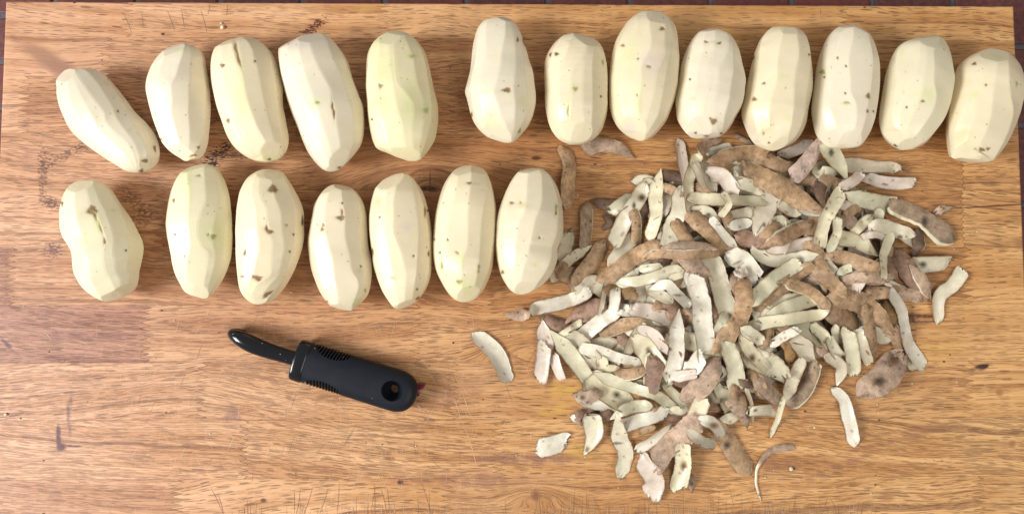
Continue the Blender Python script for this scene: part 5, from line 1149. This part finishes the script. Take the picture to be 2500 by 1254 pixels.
# ---------------------------------------------------------------- vegetable peeler
def plain(name, c, rough, bumps=0.0, scale=900.0, spec=0.5):
    m = NT(name); tc = m.new('ShaderNodeTexCoord'); n = m.noise(tc.outputs['Object'], scale, 3.0)
    m.t.links.new(m.mix(m.ramp(n, 0.3, 0.7), tuple(v * 0.85 for v in c), tuple(v * 1.15 for v in c)), m.b.inputs['Base Color'])
    m.put(m.b.inputs['Roughness'], m.ramp(m.noise(tc.outputs['Object'], 60.0, 3.0), 0.3, 0.7, rough * 0.85, rough * 1.15)); m.b.inputs['Specular IOR Level'].default_value = spec
    if bumps: m.bump(n, bumps, 0.0003)
    return m.m
RUBBER = plain('black_rubber', (0.008, 0.0105, 0.0165), 0.48, 0.25, 900.0, 0.24)
GLOSSY = plain('glossy_plastic', (0.0045, 0.005, 0.0075), 0.17, 0.12, 500.0)
STEEL = plain('steel', (0.5, 0.5, 0.5), 0.3)
hA = parse('V', "1000,508")[0]; hB = parse('V', "2152,868")[0]
zP = 0.0135
pa = u1(*hA, zP); pb = u1(*hB, zP)
au = (pb - pa); LH = float(np.linalg.norm(au[:2])); au = au / LH; au[2] = 0
av = np.array([-au[1], au[0], 0])      # to the upper side of the photograph
peeler = empty('vegetable_peeler', (float(pa[0]), float(pa[1]), 0), 'black rubber-handled vegetable peeler lying on the bare part of the board', 'peeler')
def PW(u_, v_, z_): return pa * [1, 1, 0] + au * u_ + av * v_ + np.array([0, 0, 1]) * z_
HWD, HHT = 0.0179, 0.0112
zax = 0.0122
def hw_at(u_):
    f = np.clip((u_ - (LH - 0.021)) / 0.021, 0, 1); return HWD * (1 - 0.02 * np.cos(u_ * 40)) * np.clip(1 - f ** 2.4, 0, 1) ** (1 / 2.4)
def hh_at(u_):
    f = np.clip((u_ - (LH - 0.012)) / 0.012, 0, 1); return HHT * (1 - 0.08 * u_ / LH) * np.clip(1 - f ** 2.6, 0.0, 1) ** (1 / 2.6)
def sect(u_, n, e=2.5, s=1.0):
    t = np.linspace(0, 2 * math.pi, n, endpoint=False)
    c_, s_ = np.cos(t), np.sin(t)
    return np.sign(c_) * np.abs(c_) ** (2 / e) * hw_at(u_) * s, np.sign(s_) * np.abs(s_) ** (2 / e) * hh_at(u_) * s
us = np.r_[np.linspace(0.0035, LH - 0.021, 40), LH - 0.021 + 0.021 * np.sin(np.linspace(0.05, math.pi / 2 * 0.995, 26))]
V = []; F = []; n = 64
for u_ in us:
    a_, b_ = sect(u_, n)
    for i in range(n): V.append(PW(u_, a_[i], zax + b_[i]))
for j in range(len(us) - 1):
    for i in range(n): F.append([j * n + i, j * n + (i + 1) % n, (j + 1) * n + (i + 1) % n, (j + 1) * n + i])
F.append(list(range(n))[::-1]); F.append([(len(us) - 1) * n + i for i in range(n)])
handle = mesh_obj('handle', V, F, RUBBER, peeler, True, origin=(float(pa[0]), float(pa[1]), 0.0))
handle.location = (0, 0, 0)
def cutter(V, F):
    me = bpy.data.meshes.new('cut'); me.from_pydata([list(v) for v in V], [], F); me.update()
    bm = bmesh.new(); bm.from_mesh(me); bmesh.ops.recalc_face_normals(bm, faces=bm.faces); bm.to_mesh(me); bm.free()
    o = bpy.data.objects.new('cut', me); COL.objects.link(o); return o
def lathe_cut(u0, v0, prof, n=48):
    V, F = [], []
    for (r_, z_) in prof:
        for i in range(n):
            t = 2 * math.pi * i / n; V.append(PW(u0 + r_ * math.cos(t), v0 + r_ * math.sin(t), z_))
    for j in range(len(prof) - 1):
        for i in range(n): F.append([j * n + i, j * n + (i + 1) % n, (j + 1) * n + (i + 1) % n, (j + 1) * n + i])
    F.append(list(range(n))[::-1]); F.append([(len(prof) - 1) * n + i for i in range(n)])
    return cutter(V, F)
hc = u1(*parse('V', "1905,806")[0], 0.022)
HU = float((hc - pa) @ au); HV = float((hc - pa) @ av)
ztop = zax + HHT
cs_ = [lathe_cut(HU, HV, [(0.0037, -0.02), (0.0037, ztop - 0.0125), (0.0062, ztop - 0.010), (0.0080, ztop - 0.005), (0.0088, ztop - 0.0018), (0.0100, ztop + 0.0005), (0.0100, ztop + 0.02)])]
def ell_cut(u0, ru, v0, rv, n=40):
    V, F = [], []
    for z_ in (-0.02, 0.05):
        for i in range(n):
            t = 2 * math.pi * i / n; V.append(PW(u0 + ru * math.cos(t), v0 + rv * math.sin(t), z_))
    for i in range(n): F.append([i, (i + 1) % n, n + (i + 1) % n, n + i])
    F.append(list(range(n))[::-1]); F.append([n + i for i in range(n)])
    return cutter(V, F)
REC = [(0.0235, 0.0165, HWD + 0.0005, 0.0082), (0.0235, 0.0175, -HWD - 0.0005, 0.0082)]
for (u0, ru, v0, rv) in REC: cs_.append(ell_cut(u0, ru, v0, rv))
bm = bmesh.new(); bm.from_mesh(handle.data); bmesh.ops.recalc_face_normals(bm, faces=bm.faces); bm.to_mesh(handle.data); bm.free()
for c_ in cs_:
    md = handle.modifiers.new('b', 'BOOLEAN'); md.operation = 'DIFFERENCE'; md.object = c_; md.solver = 'EXACT'
# cutters live in world space, the handle under its parent
bpy.context.view_layer.update()
dg = bpy.context.evaluated_depsgraph_get()
new = bpy.data.meshes.new_from_object(handle.evaluated_get(dg)); handle.modifiers.clear(); handle.data = new
for c_ in cs_: bpy.data.objects.remove(c_, do_unlink=True)
if len(new.materials) == 0: new.materials.append(RUBBER)
try: new.set_sharp_from_angle(angle=math.radians(38))
except Exception: pass
new.polygons.foreach_set('use_smooth', [True] * len(new.polygons))
# flexible fins in both side recesses
for sgn in (1, -1):
    for q in range(12):
        u_ = 0.0085 + q * 0.0027 + (0.0005 if sgn < 0 else 0)
        u0, ru = 0.0235, 0.0170
        f = 1 - ((u_ - u0) / ru) ** 2
        if f <= 0.05: continue
        dep = 0.0082 * math.sqrt(f)
        vi = HWD - dep; pts = []
        m_ = 7
        for a_ in range(m_):
            v_ = vi - 0.0006 + (HWD * 0.985 - vi + 0.0006) * a_ / (m_ - 1)
            zz = HHT * (1 - min(0.999, v_ / HWD) ** 2.5) ** (1 / 2.5) * 0.97
            pts.append((v_, zz))
        poly = [(v_, zz) for v_, zz in pts] + [(v_, -zz) for v_, zz in pts[::-1]]
        V, F = [], []; k_ = len(poly)
        for du in (-0.00045, 0.00045):
            for (v_, zz) in poly:
                lean = 0.0018 * (v_ - vi) / 0.008
                V.append(PW(u_ + du + lean, sgn * v_, zax + zz))
        for i in range(k_): F.append([i, (i + 1) % k_, k_ + (i + 1) % k_, k_ + i])
        F.append(list(range(k_))[::-1]); F.append([k_ + i for i in range(k_)])
        fo = mesh_obj('fin', V, F, RUBBER, peeler, False, origin=tuple(PW(u_, sgn * 0.012, zax)))
# collar
V, F = [], []
ring = [(-0.0062, 0.93), (-0.0068, 0.97), (-0.0062, 1.02), (-0.0045, 1.045), (0.0020, 1.05), (0.0036, 1.03), (0.0040, 0.98)]
for (u_, s_) in ring:
    a_, b_ = sect(0.004, n, 2.7, s_)
    for i in range(n): V.append(PW(u_, a_[i], zax + b_[i]))
for j in range(len(ring) - 1):
    for i in range(n): F.append([j * n + i, j * n + (i + 1) % n, (j + 1) * n + (i + 1) % n, (j + 1) * n + i])
F.append(list(range(n))[::-1]); F.append([(len(ring) - 1) * n + i for i in range(n)])
mesh_obj('collar', V, F, GLOSSY, peeler, True, origin=(float(pa[0]), float(pa[1]), 0.012))
# arm sweeping into a hooked tip: centre (px in the photo), height, half width, half thickness in mm
arm = [(985, 500, 12.5, 5.9, 5.0), (930, 483, 12.5, 5.9, 5.0), (860, 462, 12.5, 5.9, 5.0), (760, 432, 13, 6.0, 5.0), (660, 402, 14, 6.3, 5.0), (560, 366, 15, 6.7, 5.2), (470, 328, 15.5, 6.9, 5.4), (390, 288, 15.3, 6.5, 5.6), (330, 255, 14, 5.6, 5.6), (290, 232, 11.5, 4.5, 4.8), (290, 214, 8.5, 3.4, 3.6), (330, 206, 5.5, 2.8, 2.8), (390, 212, 3.2, 2.2, 2.2), (415, 222, 2.4, 1.4, 1.4)]
AP = np.array([list(u1(*parse('V', "%g,%g" % (a_[0], a_[1]))[0], a_[2] * MM)) for a_ in arm]); AR = np.array([(a_[3] * 1.08, a_[4] * 1.05) for a_ in arm]) * MM
AP = catmull(AP, 70); AR = catmull(AR, 70)
V, F = [], []; n = 28
for j in range(len(AP)):
    t = AP[min(j + 1, len(AP) - 1)] - AP[max(j - 1, 0)]; t /= np.linalg.norm(t)
    sd = np.cross(t, [0, 0, 1.0]); sd /= np.linalg.norm(sd) + 1e-9; nn_ = np.cross(sd, t)
    sc_ = 1.0 if j < len(AP) - 4 else [0.9, 0.7, 0.45, 0.1][j - len(AP) + 4]
    for i in range(n):
        a_ = 2 * math.pi * i / n; V.append(AP[j] + sd * math.cos(a_) * AR[j, 0] * sc_ + nn_ * math.sin(a_) * AR[j, 1] * sc_)
for j in range(len(AP) - 1):
    for i in range(n): F.append([j * n + i, j * n + (i + 1) % n, (j + 1) * n + (i + 1) % n, (j + 1) * n + i])
F.append(list(range(n))[::-1]); F.append([(len(AP) - 1) * n + i for i in range(n)])
mesh_obj('hooked_arm', V, F, GLOSSY, peeler, True, origin=(float(AP[30, 0]), float(AP[30, 1]), 0.012))
# dried starch flecks on the peeler
# starch specks live as small raised crumbs on the arm
WHITE = plain('starch', (0.72, 0.70, 0.62), 0.5)
def crumb(px, py, z, r, mat, parent=None, label=None, group=None, name='crumb', seed=0, flat=0.7):
    rs = np.random.RandomState(seed + int(px))
    bm = bmesh.new(); bmesh.ops.create_icosphere(bm, subdivisions=2, radius=1.0)
    nz_ = SN(seed + int(px), 1.6, 3)
    c_ = u1(px, py, z)
    vs = np.array([v.co[:] for v in bm.verts]); F = [[v.index for v in f.verts] for f in bm.faces]; bm.free()
    vs = vs * (1 + 0.22 * nz_(vs[:, 0], vs[:, 1], vs[:, 2]))[:, None] * np.array([r, r * rs.uniform(0.6, 1), r * flat])
    o = mesh_obj(name, vs + c_ + [0, 0, r * flat * 0.8], F, mat, parent, True, origin=tuple(c_))
    if label: tag(o, label, 'crumb', group)
    return o
fl_mat = WHITE
for (x, y, r) in [(770, 433, 0.0004), (585, 322, 0.0003), (288, 228, 0.00035), (825, 497, 0.00025), (1407, 462, 0.0002), (1703, 878, 0.00025), (1120, 372, 0.0003)]:
    p = parse('V', "%g,%g" % (x, y))[0]
    # put each fleck on the upper surface of whatever part lies there
    crumb(p[0], p[1], 0.0200 if x < 900 else ztop - 0.0004, r, fl_mat, peeler, name='starch_fleck', seed=3)
# ---------------------------------------------------------------- small loose bits
CR1 = plain('crumb_flesh', (0.66, 0.58, 0.40), 0.5); CR2 = plain('crumb_skin', (0.13, 0.06, 0.03), 0.7)
for (x, y, r, mt, lb) in [(544, 68, 0.0019, CR1, 'tiny cream crumb near the top edge, above the gap between two potatoes'), (541, 58, 0.0013, CR1, 'smallest brownish crumb just above the cream one near the top edge'),
                          (16, 1010, 0.0014, CR1, 'white speck of potato at the far left edge, level with the peeler end'), (1930, 1143, 0.0019, CR1, 'white crumb with a dark side, right of the sickle-shaped peel'),
                          (1937, 1142, 0.0010, CR2, 'dark grain of skin touching the white crumb right of the sickle-shaped peel'), (1868, 1165, 0.0010, CR1, 'pale grain beside the thin end of the sickle-shaped peel'),
                          (1015, 1088, 0.0009, CR1, 'pale crumb on the bare wood below the peeler handle'), (1260, 1110, 0.0007, CR1, 'tiny pale crumb on the dark streak left of the short white peel'),
                          (2141, 986, 0.0008, CR1, 'cream grain below the broad pinkish-brown peel at the lower right'), (2198, 387, 0.0008, CR1, 'pale crumb between the grey translucent peel and the rightmost potatoes'), (103, 1254 - 0, 0.0014, CR1, 'cream crumb at the bottom left edge of the board'),
                          (397, 84, 0.0012, CR2, 'brown grain near the top edge above the second potato'), (2110, 19, 0.0009, CR2, 'black speck at the top edge right of centre'), (181, 7.5, 0.0008, CR2, 'black speck at the top left edge'), (1452, 401, 0.0009, CR2, 'brown grain between the solitary brown peel and the pinkish-grey one'), (335, 165, 0.0007, CR1, 'pale grain above the tilted potato')]:
    crumb(x, y, 0.0, r, mt, None, lb, 'crumbs and specks on the board', seed=9)
rg = random.Random(8)
for (nm, mt, n_, lb) in (('flesh_grit', CR1, 260, 'fine pale crumbs of potato scattered over the board'), ('skin_grit', CR2, 240, 'fine dark grit and skin flakes scattered over the board')):
    V, F = [], []
    for _ in range(n_):
        if rg.random() < 0.6: x, y = rg.gauss(1830, 330), rg.gauss(720, 230)
        else: x, y = rg.uniform(30, 2450), rg.uniform(30, 1240)
        if not (20 < x < 2460 and 25 < y < 1250): continue
        c_ = u1(x, y); r = abs(rg.gauss(0.0004, 0.0004)) + 0.00015; a = rg.uniform(0, 6.3); b0 = len(V); e_ = rg.uniform(0.4, 1.0)
        for k in range(5):
            t = a + k * 2 * math.pi / 5; rr = r * rg.uniform(0.7, 1.2)
            V.append((c_[0] + rr * math.cos(t), c_[1] + rr * e_ * math.sin(t), 0.0001))
        V.append((c_[0], c_[1], 0.0001 + r * 0.9))
        for k in range(5): F.append([b0 + k, b0 + (k + 1) % 5, b0 + 5])
    tag(mesh_obj(nm, V, F, mt, None, False, origin=(0, 0, 0.0001)), lb, 'crumbs', None, 'stuff')
# dark red vegetable scrap poking out from under the handle
SCR = plain('dark_red_skin', (0.17, 0.012, 0.030), 0.35, 0.2)
pts = parse('V', "2080,735 2160,733 2252,737 2215,785 2190,812 2184,858 2165,862 2140,852 2080,850")
V = [list(u1(x, y, 0.001)) for x, y in pts]; k_ = len(V)
V2 = [[v[0], v[1], 0.0006 + 0.0016 * ((i % 3) / 3.0)] for i, v in enumerate(V)]
c_ = np.mean(V2, axis=0); c_[2] = 0.0024
VV = V2 + [[v[0], v[1], v[2] + 0.0005] for v in V2] + [list(c_ - [0, 0, .0004]), list(c_ + [0, 0, .0003])]
F = [[k_ + i, k_ + (i + 1) % k_, 2 * k_ + 1] for i in range(k_)] + [[(i + 1) % k_, i, 2 * k_] for i in range(k_)] + [[i, (i + 1) % k_, k_ + (i + 1) % k_, k_ + i] for i in range(k_)]
o = mesh_obj('vegetable_scrap', VV, F, SCR, None, False, origin=(float(c_[0]), float(c_[1]), 0.0))
tag(o, 'dark red triangular scrap poking out from under the peeler handle end', 'vegetable scrap')
